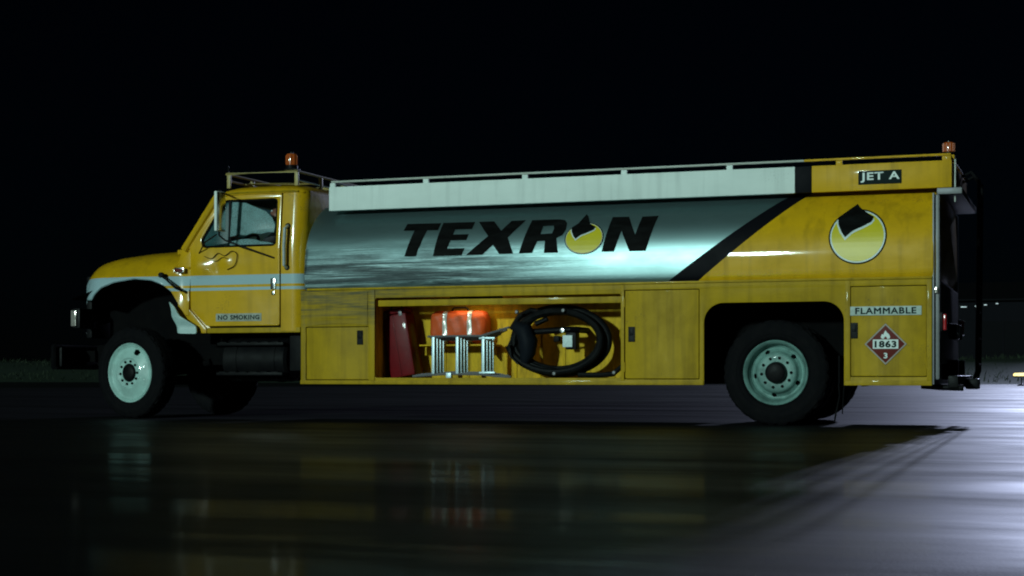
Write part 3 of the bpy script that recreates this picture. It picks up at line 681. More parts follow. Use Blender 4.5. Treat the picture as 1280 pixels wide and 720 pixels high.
# signs on the tail locker
fl = B('warning_strip', .748, 1.434, -.0065, -.0005+.0045, 1.090, 1.178, 'old_sticker2', TR, 0.001); fl['label'] = 'pale strip lettered FLAMMABLE on the tail locker'
print_text('lettering', 'FLAMMABLE', .80, 1.385, 1.103, 1.166, -.0075, 'sign_green_black', fl, bold=0.03, split=True)
def placard():
    cx, cz, r = 1.092, .808, .205
    pk = plate('placard', [(cx-r, cz), (cx, cz-r), (cx+r, cz), (cx, cz+r)], [], -.004, .003, 'placard_red', TR, 0.001); pk['label'] = 'red diamond placard reading 1863 with a white flame'
    s = r*.94; q = r*.90
    plate('border', [(cx-r*.985, cz), (cx, cz-r*.985), (cx+r*.985, cz), (cx, cz+r*.985)], [[(cx-q, cz), (cx, cz-q), (cx+q, cz), (cx, cz+q)]], -.0058, -.0042, 'placard_border', pk, 0)
    B('number_panel', cx-.122, cx+.122, -.0062, -.0042, cz-.045, cz+.045, 'white_sticker', pk, 0)
    print_text('lettering', '1863', cx-.105, cx+.105, cz-.034, cz+.034, -.0066, 'sign_green_black', pk, bold=0.045)
    print_text('class_number', '3', cx-.018, cx+.018, cz-.14, cz-.085, -.0046, 'white_sticker', pk, bold=0.03)
    fl = [(0, .135), (.016, .11), (.034, .095), (.044, .07), (.038, .054), (.016, .05), (.012, .066), (0, .075), (-.012, .066), (-.016, .05), (-.038, .054), (-.046, .072), (-.034, .098), (-.020, .092), (-.012, .115)]
    plate('flame', [(cx+x, cz+z) for x, z in fl], [], -.006, -.0042, 'white_sticker', pk, 0)
mat('placard_border', (0.30, 0.27, 0.22), 0.5, dirt=0.4, scale=12)
placard()

# ---- chassis, tanks, steps, axles
for yy in (.78, W-.78):
    B('chassis_rail', -8.45, 1.60, yy-.04, yy+.04, .62, .87, 'chassis', TR, 0.01)
for x in (-6.3, -4.6, -3.0, -1.4, .9): B('cross_member', x-.05, x+.05, .825, W-.825, .64, .84, 'chassis', TR, 0.01)
T('drive_shaft', [(-6.2, 1.22, .72), (-3.2, 1.22, .66), (-.35, 1.22, .56)], .05, 'chassis', TR, 12)
T('rear_axle', [(0, .5, .53), (0, .95, .53), (0, 1.08, .53), (0, 1.36, .53), (0, 1.49, .53), (0, W-.5, .53)], [.08, .09, .2, .2, .09, .08], 'chassis', TR, 16)
T('front_axle', [(-7.55, .4, .50), (-7.55, .7, .44), (-7.55, W-.7, .44), (-7.55, W-.4, .50)], .06, 'chassis', TR, 10)
for yy in (.62, W-.62):
    T('leaf_spring', [(-.7, yy, .62), (-.35, yy, .50), (0, yy, .46), (.35, yy, .50), (.7, yy, .62)], .045, 'chassis', TR)
    T('leaf_spring', [(-8.2, yy+.1, .66), (-7.85, yy+.1, .55), (-7.55, yy+.1, .52), (-7.2, yy+.1, .55), (-6.85, yy+.1, .66)], .04, 'chassis', TR)
def fuel_tank(y):
    bm = bmesh.new(); lathe(bm, [(0, -6.42), (.22, -6.42), (.25, -6.39), (.25, -5.62), (.22, -5.59), (0, -5.59)], 28, 'X', (0, y, .68))
    f = link('fuel_tank', bm, 'black_metal', TR)
    for x in (-6.25, -5.76):
        bm = bmesh.new(); lathe(bm, [(.254, x-.03), (.258, x-.03), (.258, x+.03), (.254, x+.03)], 28, 'X', (0, y, .68), closed=True); link('strap', bm, 'black_metal', f)
fuel_tank(.46); fuel_tank(W-.46)
for z, y0 in ((.52, .16), (.86, .18)):
    st = B('step', -6.45, -5.6, y0, y0+.09, z-.02, z+.015, 'black_metal', TR, 0.006)
    for k in range(6): B('tread_bar', -6.42+k*.135, -6.34+k*.135, y0+.01, y0+.08, z+.0155, z+.022, 'black_metal', st, 0)
B('battery_box', -5.55, -5.30, .24, .7, .55, .95, 'black_metal', TR, 0.012)
B('air_tank_bracket', -5.1, -4.3, .85, 1.0, .45, .6, 'chassis', TR, 0.01)
B('engine', -8.2, -6.95, .85, W-.85, .55, 1.55, 'chassis', TR, 0.05)
B('transmission', -6.95, -6.1, .98, W-.98, .55, 1.02, 'chassis', TR, 0.05)

# ---- wheels
def tyre_bm(w=.27, Ro=.53, Ri=.295):
    k_ = (Ro-Ri)/.235
    pr = [(Ri, .03), (Ri+.012*k_, .014), (Ri+.03*k_, .006), (Ri+.036*k_, .002), (Ri+.07*k_, 0.0), (Ri+.074*k_, -.004), (Ri+.11*k_, -.006), (Ri+.14*k_, -.005), (Ri+.15*k_, -.001), (Ro-.05, .006), (Ro-.022, .016), (Ro-.006, .032)]
    for k in range(4):
        c = .035+(w-.07)*(k+.5)/4
        a, b = c-(w-.07)/8+.006, c+(w-.07)/8-.006
        pr += [(Ro-.018, a-.005), (Ro, a), (Ro+.001, c), (Ro, b), (Ro-.018, b+.005)]
    pr += [(Ro-.006, w-.032), (Ro-.022, w-.016), (Ro-.05, w-.006), (Ri+.15*k_, w+.004), (Ri+.07*k_, w), (Ri+.02*k_, w-.012), (Ri, w-.03)]
    bm = bmesh.new(); lathe(bm, pr, 96, 'Y', closed=True)
    # cut sipes in the shoulders: pull every third shoulder vertex in
    for v in bm.verts:
        r = math.hypot(v.co.x, v.co.z); a = math.degrees(math.atan2(v.co.z, v.co.x))
        if r > Ro-.008 and (int((a+360)/3.75) % 3 == 0) and (v.co.y < .07 or v.co.y > w-.07):
            v.co.x *= (Ro-.016)/r; v.co.z *= (Ro-.016)/r
    return bm
def rim_bm(prof, disc, hole_r, hole_rad, nh, w, a_off):
    n = 120; bm = bmesh.new()
    lathe(bm, prof, n, 'Y')
    rings = disc
    def skip(i, k):
        r = (rings[i][0]+rings[i+1][0])/2; th = (k+.5)*2*math.pi/n
        for h in range(nh):
            ha = h*2*math.pi/nh+a_off
            d = (th-ha+math.pi) % (2*math.pi)-math.pi
            if ((d*hole_rad)/(hole_r*1.25))**2+((r-hole_rad)/hole_r)**2 < 1: return True
        return False
    bm2 = bmesh.new(); lathe(bm2, rings, n, 'Y', skip=skip)
    bmesh.ops.recalc_face_normals(bm2, faces=bm2.faces); bmesh.ops.solidify(bm2, geom=bm2.faces[:], thickness=.010)
    me = bpy.data.meshes.new('t'); bm2.to_mesh(me); bm2.free(); bm.from_mesh(me); bpy.data.meshes.remove(me)
    return bm
def interp(pts, m):
    out = []
    for (a, b), (c, d) in zip(pts, pts[1:]):
        for k in range(m): out.append((a+(c-a)*k/m, b+(d-b)*k/m))
    out.append(pts[-1]); return out
def make_wheel(kind, name, loc, rz, flip):
    w = empty(name, loc, rz+(math.pi if flip else 0), TR)
    if kind not in PROTO:
        P = {}
        P['tyre'] = [(link('tyre', tyre_bm(Ri=.346 if kind == 'front' else .327), 'rubber', w, local=True), 0)]
        if kind == 'front':
            lip = [(.29, .05), (.303, .022), (.319, .012), (.323, .018), (.32, .028), (.305, .04), (.295, .10), (.285, .2)]
            disc = interp([(.298, .035), (.285, .046), (.262, .050), (.215, .030), (.178, .012), (.165, .006), (.150, .016), (.118, .018), (.100, .018)], 4)
            bm = rim_bm(lip, disc, .034, .238, 1, .27, R(66))
            bmesh.ops.scale(bm, vec=(1.075, 1, 1.075), verts=bm.verts); rim = link('rim', bm, 'rim', w, local=True)
            bm = bmesh.new(); lathe(bm, [(0, -.020), (.075, -.020), (.090, -.010), (.100, .0), (.104, .05), (.104, .12), (0, .12)], 32, 'Y'); hub = link('hub', bm, 'black_metal', w, local=True)
            ring, y, nl = .134, .004, 10
        else:
            lip = [(.29, .06), (.305, .022), (.322, .010), (.327, .016), (.324, .028), (.308, .042), (.297, .08), (.280, .105), (.272, .15), (.268, .24)]
            disc = interp([(.275, .150), (.262, .165), (.240, .170), (.210, .140), (.190, .088), (.180, .080), (.150, .076), (.110, .076)], 4)
            bm = rim_bm(lip, disc, .024, .226, 5, .27, R(45))
            rim = link('rim', bm, 'rim_dirty', w, local=True)
            bm = bmesh.new(); lathe(bm, [(0, -.02), (.080, -.02), (.098, -.01), (.106, 0.02), (.110, .09), (.112, .13), (0, .13)], 32, 'Y'); hub = link('hub', bm, 'black_metal', w, local=True)
            ring, y, nl = .150, .062, 10
        lug = None
        bm = bmesh.new(); lathe(bm, [(0, -.012), (.013, -.012), (.016, -.006), (.016, .012), (.021, .014), (.021, .018)], 6, 'Y'); lug = link('lug_nut', bm, 'chassis', w, local=True, smooth=False)
        bm = bmesh.new(); lathe(bm, [(.0, .19), (.29, .19)], 32, 'Y'); dr = link('brake_drum', bm, 'chassis', w, local=True)
        PROTO[kind] = (P['tyre'][0][0], rim, hub, lug, dr, ring, y, nl)
        lug.location = (ring, y, 0); objs = (lug,)
        first = True
    else:
        tyre, rim, hub, lug, dr, ring, y, nl = PROTO[kind]
        for o in (tyre, rim, hub, dr):
            c = o.copy(); COL.objects.link(c); c.parent = w; c.matrix_parent_inverse = Matrix.Identity(4)
        first = False
    tyre, rim, hub, lug, dr, ring, y, nl = PROTO[kind]
    for k in range(1 if first else 0, nl):
        a = 2*math.pi*k/nl+.1
        c = lug.copy(); COL.objects.link(c); c.parent = w; c.matrix_parent_inverse = Matrix.Identity(4); c.location = (ring*math.cos(a), y, ring*math.sin(a))
    return w
PROTO = {}
STEER = R(-11.5)
fw = make_wheel('front', 'front_wheel', (-7.55, .06, .53), STEER, False); fw['label'] = 'steered front wheel with pale rim'
make_wheel('front', 'front_wheel', (-7.55, W-.06, .53), STEER, True)
rw = make_wheel('rear', 'rear_wheel', (0, .05, .53), 0, False); rw['label'] = 'dished rear wheel with pale rim and dark hub'
make_wheel('rear', 'rear_wheel', (0, W-.05, .53), 0, True)
for loc, rz in (((0, .36, .53), 0), ((0, W-.36, .53), math.pi)):
    w = empty('inner_rear_wheel', loc, rz, TR)
    for o in PROTO['rear'][:2]:
        c = o.copy(); COL.objects.link(c); c.parent = w; c.matrix_parent_inverse = Matrix.Identity(4)
# mud flaps and static chain
for yy in (.08, W-.68):
    B('mud_flap', .615, .63, yy+.05, yy+.60, .38, .70, 'rubber', TR, 0.003)
T('ground_strap', [(.62, .12, .42), (.63, .12, .30), (.60, .13, .16), (.58, .12, .05)], .008, 'black_metal', TR)
T('ground_strap', [(.67, .16, .42), (.66, .16, .28), (.65, .17, .12)], .006, 'black_metal', TR)

# ---- cab
lean = lambda co: max(0, co.z-1.955)*.10
CY = .20
DOOR = round_poly([(-6.812, 1.28), (-6.60, 1.065), (-5.655, 1.065), (-5.655, 2.575), (-6.36, 2.575), (-6.812, 1.97)], .03)
WIN = round_poly([(-6.655, 1.968), (-5.705, 1.968), (-5.705, 2.515), (-6.40, 2.515), (-6.68, 2.06)], .055, 5)
def scale_poly(pl, d):
    cx = sum(p[0] for p in pl)/len(pl); cz = sum(p[1] for p in pl)/len(pl)
    out = []
    N = len(pl)
    for i in range(N):
        a = Vector(pl[i-1]); b = Vector(pl[(i+1) % N]); t = (b-a).normalized(); nrm = Vector((t.y, -t.x))
        out.append((pl[i][0]+nrm.x*d, pl[i][1]+nrm.y*d))
    return out
def cab_side(near):
    s = (lambda y: y) if near else (lambda y: W-y)
    wp = lean if near else (lambda co: -lean(co))
    def pl(name, outer, holes, a, b, m, parent, bev=.004):
        y0, y1 = sorted((s(a), s(b))); return plate(name, outer, holes, y0, y1, m, parent, bev, wp, (1.955,))
    y0_, y1_ = sorted((s(CY), s(CY+.045))); bmd = curve_bm(DOOR, [WIN], .0225, .006)
    for v in bmd.verts: x, z, q = v.co; v.co = (x, (y0_+y1_)/2+q, z)
    for k in range(22): bisect(bmd, (0, 0, 1.60+k*.0165), (0, 0, 1)); bisect(bmd, (-6.79+k*.026, 0, 0), (1, 0, 0))
    for v in bmd.verts:
        v.co.y += wp(v.co)
        if near:
            X_, Z_ = v.co.x, v.co.z
            v.co.y += -.042*min(1, max(0, (X_+6.805)/.08))*math.exp(-((X_+6.70)/.20)**2-((Z_-1.76)/.12)**2)-.014*math.exp(-((X_+6.34)/.07)**2-((Z_-1.80)/.06)**2)+.010*math.exp(-((X_+6.45)/.05)**2-((Z_-1.72)/.06)**2)
    d = link('door', bmd, 'cab_yellow', TR, ang=40)
    d['label'] = 'yellow cab door with pale blue bands' + (' on the near side' if near else '')
    pl('window_seal', scale_poly(WIN, -.001), [scale_poly(WIN, -.022)], CY+.010, CY+.034, 'rubber', d, .003)
    inner = scale_poly(WIN, -.023)
    if near:
        # front quarter light fixed, main pane wound down
        q = [(-6.63, 1.992), (-6.335, 1.992), (-6.335, 2.49), (-6.39, 2.49), (-6.655, 2.06)]
        pl('quarter_light', round_poly(q, .03), [], CY+.020, CY+.026, 'teal_sheen_glass', d, .001)
        up = [(-6.308, 2.49), (-6.20, 2.485), (-6.12, 2.475), (-6.04, 2.44), (-5.95, 2.405), (-5.86, 2.37), (-5.775, 2.29), (-5.735, 2.21), (-5.745, 2.125), (-5.83, 2.13), (-5.91, 2.11), (-6.02, 2.125), (-6.11, 2.10), (-6.20, 2.11), (-6.308, 2.09)]
        lo_ = [(-6.308, 1.992), (-5.735, 1.992), (-5.80, 2.012), (-5.90, 2.025), (-5.98, 2.05), (-6.10, 2.06), (-6.20, 2.052), (-6.308, 2.03)]
        for pn in (up, lo_):
            o = pl('broken_pane', pn, [], CY+.016, CY+.021, 'crazed_glass', d, .001); o['label'] = 'crazed shard of the broken door window'
        B('division_bar', -6.332, -6.305, CY+.04, CY+.062, 1.99, 2.50, 'black_metal', d, 0.003)
    else:
        pl('window_pane', inner, [], CY+.020, CY+.026, 'crazed_glass', d, .001)
    # handle
    if near:
        hb = B('handle', -5.76, -5.70, CY-.022, CY-.001, 1.475, 1.60, 'chrome', d, 0.008)
        B('lock', -5.75, -5.712, CY-.018, CY-.001, 1.41, 1.455, 'chrome', d, 0.006)
        ns = B('notice_strip', -6.474, -5.884, CY-.004, CY-.001, 1.118, 1.208, 'old_sticker', d, 0.001); ns['label'] = 'pale strip lettered NO SMOKING'
        print_text('lettering', 'NO SMOKING', -6.445, -5.91, 1.136, 1.190, CY-.0045, 'sign_green_black', ns, bold=0.03)
    T('grab_handle', [(-5.56, s(CY-.002), 1.72), (-5.565, s(CY-.06), 1.74), (-5.565, s(CY-.065), 1.95), (-5.56, s(CY-.05), 2.16), (-5.56, s(CY+.02), 2.19)], .019, 'bright_bar', TR, 10)
    for z in (1.72, 2.19):
        bm = bmesh.new(); lathe(bm, [(0, CY-.008 if near else W-CY+.008), (.03, CY-.008 if near else W-CY+.008), (.034, s(CY-.001))], 16, 'Y', (-5.56, 0 if z < 2 else (.022 if near else -.022), z)); link('grab_handle_foot', bm, 'black_metal', TR)
    # A pillar
    bm = bmesh.new(); tube(bm, [(-6.905, s(CY+.03), 1.95), (-6.79, s(CY+.035), 2.12), (-6.50, s(CY+.085), 2.56)], [.05, .045, .05], 10); link('windscreen_pillar', bm, 'cab_yellow', TR)
    pl('windscreen_frame', [(-6.93, 1.965), (-6.80, 1.965), (-6.355, 2.585), (-6.52, 2.60), (-6.70, 2.36)], [], CY+.012, CY+.05, 'cab_yellow', TR, .008)
    # cowl side between hood and door
    pl('cowl_side', [(-6.995, 1.0), (-6.56, 1.0), (-6.56, 1.045), (-6.78, 1.27), (-6.78, 1.975), (-6.80, 2.02), (-6.93, 1.99), (-6.995, 1.80)], [], CY+.027, CY+.06, 'cab_yellow', TR, .006)
    pl('sill', rr(-6.60, -5.40, .985, 1.045, .01), [], CY+.01, CY+.07, 'yellow_dull', TR, .006)
    # gutter over the door
    T('roof_gutter', [(-6.52, s(CY+.052), 2.575), (-6.2, s(CY+.050), 2.592), (-5.62, s(CY+.050), 2.59), (-5.45, s(CY+.06), 2.585)], .012, 'yellow_dull', TR, 6)
cab_side(True); cab_side(False)
# rear shell of the cab: side pillar, round corner, back wall (swept), with the same lean
def cab_back():
    path = [(-5.638, CY), (-5.55, CY), (-5.50, CY+.003)]
    for k in range(7):
        a = R(90*k/6); path.append((-5.50+.14*math.sin(a), CY+.14-.14*math.cos(a)))
    path += [(-5.36, .8), (-5.36, 1.22)]
    path += [(x, W-y) for x, y in path[::-1][1:]]
    bm = bmesh.new(); rows = []
    for z in (1.0, 1.03, 1.3, 1.6, 1.955, 2.2, 2.4, 2.56, 2.60):
        row = []
        for x, y in path:
            l = max(0, z-1.955)*.10; yy = y+(l if y < 1.2 else -l if y > 1.24 else 0)
            row.append(bm.verts.new((x-(.01 if z > 2.58 else 0), yy, z)))
        rows.append(row)
    for a, b in zip(rows, rows[1:]):
        for k in range(len(path)-1): bm.faces.new((a[k], a[k+1], b[k+1], b[k]))
    bmesh.ops.recalc_face_normals(bm, faces=bm.faces)
    bmesh.ops.solidify(bm, geom=bm.faces[:], thickness=.02)
    link('cab_rear_shell', bm, 'cab_yellow', TR, ang=40)
cab_back()
def roof():
    bm = bmesh.new(); nx, ny = 30, 30; g = []
    for i in range(nx+1):
        a = -1+2*i/nx; row = []
        for j in range(ny+1):
            b = -1+2*j/ny
            aa = math.copysign(1-(1-abs(a))**1.7, a); bb = math.copysign(1-(1-abs(b))**1.7, b)
            x0, x1 = -6.56, -5.36
            dome = (max(0, 1-abs(aa)**5)**.45)*(max(0, 1-abs(bb)**5)**.45)
            # plan with rounded corners
            sx = aa*(1-.05*abs(bb)**6); sy = bb*(1-.05*abs(aa)**6)
            x = (x0+x1)/2+sx*(x1-x0)/2; y = 1.22+sy*(1.22-CY-.045)
            z = 2.572+.125*dome
            if a < 0: z -= .035*(abs(aa)**3)*(1-.0*abs(bb))
            row.append(bm.verts.new((x, y, z)))
        g.append(row)
    for i in range(nx):
        for j in range(ny): bm.faces.new((g[i][j], g[i+1][j], g[i+1][j+1], g[i][j+1]))
    bmesh.ops.recalc_face_normals(bm, faces=bm.faces); bmesh.ops.solidify(bm, geom=bm.faces[:], thickness=.02)
    link('roof', bm, 'cab_yellow', TR, ang=60)
    B('headliner', -6.5, -5.42, CY+.1, W-CY-.1, 2.545, 2.56, 'interior', TR, 0)
roof()
# windscreen, two panes, frame
def windscreen():
    bm = bmesh.new(); g = []
    for j in range(9):
        row = []
        for i in range(25):
            b = -1+2*i/24; t = j/8
            x = -6.91+t*.41-.05*(1-b*b); y = 1.22+b*(1.0-.055*t)*.985; z = 1.965+t*.60
            row.append(bm.verts.new((x, y, z)))
        g.append(row)
    for j in range(8):
        for i in range(24): bm.faces.new((g[j][i], g[j][i+1], g[j+1][i+1], g[j+1][i]))
    bmesh.ops.solidify(bm, geom=bm.faces[:], thickness=.006)
    o = link('windscreen', bm, 'teal_sheen_glass', TR)
    T('windscreen_bar', [(-6.975, 1.22, 1.96), (-6.55, 1.22, 2.57)], .015, 'rubber', o)
    for y in (.75, 1.6): T('wiper', [(-7.0, y, 1.99), (-6.93, y+.15, 2.10), (-6.80, y+.32, 2.30)], .008, 'black_metal', TR, 6)
windscreen()
# cowl top & firewall & floor & rear inner
B('cowl_top', -7.02, -6.84, CY+.05, W-CY-.05, 1.90, 1.962, 'cab_yellow', TR, 0.02)
B('firewall', -6.90, -6.86, CY+.05, W-CY-.05, 1.0, 1.898, 'interior', TR, 0)
B('cab_floor', -6.855, -5.40, CY+.05, W-CY-.05, 1.05, 1.09, 'interior', TR, 0)
B('cab_lining', -5.425, -5.40, CY+.15, W-CY-.15, 1.10, 2.54, 'interior', TR, 0)
B('dashboard', -6.83, -6.50, CY+.06, W-CY-.06, 1.55, 1.93, 'interior', TR, 0.05)
for yc in (.66, W-.66):
    st = empty('seat', (-5.75, yc, 1.1), 0, TR)
    B('seat_base', -6.05, -5.55, yc-.22, yc+.22, 1.10, 1.38, 'interior', st, 0.02)
    B('cushion', -6.12, -5.55, yc-.26, yc+.26, 1.385, 1.51, 'seat_fabric', st, 0.05)
    B('backrest', -.07, .07, -.25, .25, 0, .66, 'seat_fabric', st, 0.05, M=Matrix.Translation((-5.60, yc, 1.50)) @ Matrix.Rotation(R(9), 4, 'Y'))
def steering():
    s = empty('steering_wheel', (-6.40, .66, 1.95), 0, TR)
    M = Matrix.Translation((-6.36, .66, 1.98)) @ Matrix.Rotation(R(-48), 4, 'Y')
    bm = bmesh.new(); tube(bm, [M @ Vector((.215*math.cos(a), .215*math.sin(a), 0)) for a in [k*2*math.pi/32 for k in range(32)]], .016, 8, True); link('rim', bm, 'interior', s)
    for k in range(3):
        a = k*2*math.pi/3+.5; T('spoke', [M @ Vector((0, 0, -.02)), M @ Vector((.21*math.cos(a), .21*math.sin(a), 0))], .012, 'interior', s, 6)
    T('column', [M @ Vector((0, 0, 0)), M @ Vector((0, 0, -.4))], .035, 'interior', s)
steering()

# ---- hood with fenders (one lofted shell)
def lerp_table(tab, x):
    for (a, b), (c, d) in zip(tab, tab[1:]):
        if a <= x <= c: return b+(d-b)*(x-a)/(c-a)
    return tab[0][1] if x < tab[0][0] else tab[-1][1]
TOP = [(-8.52, 1.70), (-8.48, 1.79), (-8.40, 1.855), (-8.25, 1.90), (-8.0, 1.945), (-7.6, 1.985), (-7.2, 2.005), (-6.95, 2.01), (-6.86, 2.005), (-6.83, 2.005)]
ARCH = [(-8.52, 1.42), (-8.16, 1.40), (-8.10, 1.46), (-7.98, 1.54), (-7.8, 1.60), (-7.53, 1.635), (-7.3, 1.615), (-7.15, 1.56), (-7.05, 1.48), (-6.98, 1.36), (-6.91, 1.25), (-6.86, 1.19), (-6.83, 1.19)]
def hood():
    bm = bmesh.new(); rows = []
    xs = sorted(set([round(-8.52+k*.03, 3) for k in range(56)]+[-8.50, -8.51, -8.16, -8.13, -6.87, -6.828]))
    xs = [x for x in xs if x <= -6.828]
    for x in xs:
        t = lerp_table(TOP, x); zb = lerp_table(ARCH, x)
        nose = max(0, (-7.95-x)/.57); nose = min(1, nose)
        ins = .50*nose**2.0          # plan taper at the nose
        half = []
        sm = min(1, max(0, (x+7.2)/.3)); sd = .135+ins+.052*sm*sm*(3-2*sm)
        for yy, zz in ((1.22, t), (1.0, t-.004), (.8, t-.016), (.64, t-.036), (.52, t-.062), (.42, t-.10), (.34, t-.15), (.27, t-.205), (.215, t-.26)):
            half.append((max(yy, yy+ins*(1-yy/1.22)), zz))
        z_s = min(t-.29, 1.70); zb = min(zb, z_s-.05)
        for k in range(9):
            u = k/8; z = z_s+(zb-z_s)*u
            y = sd+.050*(1-u)**1.5
            half.append((y, z))
        # rolled lip
        half.append((sd+.012, zb-.012)); half.append((sd+.05, zb-.006))
        full = [bm.verts.new((x, y, z)) for y, z in half[::-1]]+[bm.verts.new((x, W-y, z)) for y, z in half[1:]]
        rows.append(full)
    for a, b in zip(rows, rows[1:]):
        for k in range(len(a)-1): bm.faces.new((a[k], b[k], b[k+1], a[k+1]))
    # close the nose above the grille
    bmesh.ops.recalc_face_normals(bm, faces=bm.faces)
    h = link('hood', bm, 'cab_yellow', TR, ang=40); h['label'] = 'long yellow hood with pale blue bands over the front wheel'
    return h
HOOD = hood()
# rear lower fender behind the wheel, pale flare
def fender_rear(near):
    s = (lambda y: y) if near else (lambda y: W-y)
    pl = [(-7.06, 1.49), (-6.985, 1.36), (-6.90, 1.22), (-6.80, 1.08), (-6.70, .985), (-6.60, .985), (-6.60, 1.04), (-6.828, 1.268), (-6.828, 1.49)]
    y0, y1 = sorted((s(.196), s(.225)))
    plate('fender', pl, [], y0, y1, 'cab_yellow', TR, .008)
    fl = round_poly([(-7.05, 1.36), (-6.98, 1.30), (-6.90, 1.195), (-6.79, 1.125), (-6.69, 1.065), (-6.675, .975), (-6.915, .98), (-6.935, 1.075), (-6.998, 1.185)], .03)
    bm = curve_bm(fl, [], .012, .004)
    for v in bm.verts: x, z, dd = v.co; v.co = (x, dd, z)
    for k in range(9): bisect(bm, (0, 0, 1.0+k*.045), (0, 0, 1)); bisect(bm, (-7.0+k*.035, 0, 0), (1, 0, 0))
    for v in bm.verts:
        e = (v.co.x+6.93)+(1.12-v.co.z)*.4
        v.co.y = s(.105+v.co.y+.22*max(0, -e-.03)**1.2+.10*max(0, e-.05)+.008*math.sin(v.co.z*31))
    f = link('fender_flare', bm, 'pale_blue', TR, ang=50); f['label'] = 'scuffed pale flare behind the front wheel'
    # inner wheel well
    bm = bmesh.new(); pts = [(-8.45, 1.40), (-8.15, 1.50), (-7.9, 1.62), (-7.53, 1.66), (-7.2, 1.61), (-7.0, 1.45), (-6.88, 1.2), (-6.84, 1.0)]
    a = [bm.verts.new((x, s(.2), z)) for x, z in pts]; b = [bm.verts.new((x, s(.84), z)) for x, z in pts]
    for k in range(len(pts)-1): bm.faces.new((a[k], a[k+1], b[k+1], b[k]))
    link('wheel_well', bm, 'chassis', TR)
    plate('inner_apron', [(-8.3, .75), (-6.9, .75), (-6.9, 1.5), (-7.2, 1.62), (-8.0, 1.62), (-8.3, 1.45)], [], *sorted((s(.80), s(.83))), 'chassis', TR, 0)
fender_rear(True); fender_rear(False)
# hood latch, badge, vents
def hood_bits():
    l_ = T('hood_latch', [(-7.135, .10, 1.655), (-7.08, .08, 1.62), (-6.93, .085, 1.505), (-6.87, .12, 1.475)], [.013, .009, .016, .018], 'rubber', HOOD)
    bm = bmesh.new(); lathe(bm, [(0, .085), (.03, .085), (.033, .10), (.03, .135)], 14, 'Y', (-7.14, 0, 1.66)); link('latch_bracket', bm, 'black_metal', HOOD)
    bd = B('badge', -7.0, -6.875, .155, .178, 1.69, 1.745, 'chrome', HOOD, 0.004)
    B('badge_inset', -6.99, -6.885, .1515, .1545, 1.697, 1.732, 'placard_red', HOOD, 0.001)
hood_bits()
# grille, headlights, bumper
B('grille_surround', -8.52, -8.44, .62, W-.62, .95, 1.70, 'black_metal', TR, 0.02)
for k in range(9): B('grille_bar', -8.545, -8.522, .66, W-.66, 1.0+k*.072, 1.025+k*.072, 'grey_metal', TR, 0.004)
for s in (lambda y: y, lambda y: W-y):
    hl = empty('headlight', (-8.45, s(.42), 1.18), 0, TR)
    y0, y1 = sorted((s(.26), s(.60))); B('bezel', -8.47, -8.36, y0, y1, 1.06, 1.30, 'black_metal', hl, 0.02)
    y0, y1 = sorted((s(.30), s(.56))); B('lens', -8.50, -8.4705, y0, y1, 1.09, 1.27, 'lamp_glass', hl, 0.015)
    y0, y1 = sorted((s(.235), s(.2595))); B('side_lamp', -8.47, -8.40, y0, y1, 1.085, 1.275, 'lamp_glass', hl, 0.01)
    y0, y1 = sorted((s(.238), s(.2595))); B('turn_lamp', -8.39, -8.365, y0, y1, 1.20, 1.29, 'amber_dull', hl, 0.006) if False else None
    B('tow_hook', -8.86, -8.70, s(.7)-.03, s(.7)+.03, .60, .66, 'black_metal', TR, 0.01)
bm = bmesh.new(); pr = [(-8.66, .16), (-8.74, .22), (-8.79, .40), (-8.80, 1.22)]; pr = pr+[(x, W-y) for x, y in pr[::-1][1:]]
pr2 = [(x+.05, y) for x, y in pr]
rows = []
for z, off in ((.57, .02), (.60, 0), (.84, 0), (.87, .02)): rows.append([bm.verts.new((x+off, y, z)) for x, y in pr])
for a, b in zip(rows, rows[1:]):
    for k in range(len(pr)-1): bm.faces.new((a[k], a[k+1], b[k+1], b[k]))
bmesh.ops.recalc_face_normals(bm, faces=bm.faces); bmesh.ops.solidify(bm, geom=bm.faces[:], thickness=.03)
link('front_bumper', bm, 'black_metal', TR)
B('bumper_core', -8.70, -8.60, .24, W-.24, .60, .84, 'black_metal', TR, 0.02)
for yy in (.74, W-.74): B('bumper_bracket', -8.72, -8.44, yy-.05, yy+.05, .66, .80, 'chassis', TR, 0.01)

# ---- mirrors
def mirror(near):
    s = (lambda y: y) if near else (lambda y: W-y)
    m = empty('wing_mirror', (-6.33, s(-.05), 2.1), 0, TR)
    M = Matrix.Translation((-6.265, s(-.07), 2.35)) @ Matrix.Rotation(R(-14 if near else 14), 4, 'Z')
    B('housing', -.020, .020, -.075, .075, -.225, .225, 'white_paint', m, 0.012, M=M)
    B('glass', .0205, .023, -.066, .066, -.215, .215, 'chrome', m, 0.001, M=M)
    T('arm', [(-6.42, s(CY+.06), 2.60), (-6.32, s(.0), 2.60), (-6.275, s(-.07), 2.59), (-6.275, s(-.07), 2.08), (-6.25, s(.02), 2.03), (-5.72, s(CY-.005), 1.83)], .010, 'black_metal', m, 6)
    T('brace', [(-6.31, s(-.07), 2.09), (-6.55, s(.08), 2.02), (-6.70, s(CY-.0), 1.90)], .008, 'black_metal', m, 6)
mirror(True); mirror(False)
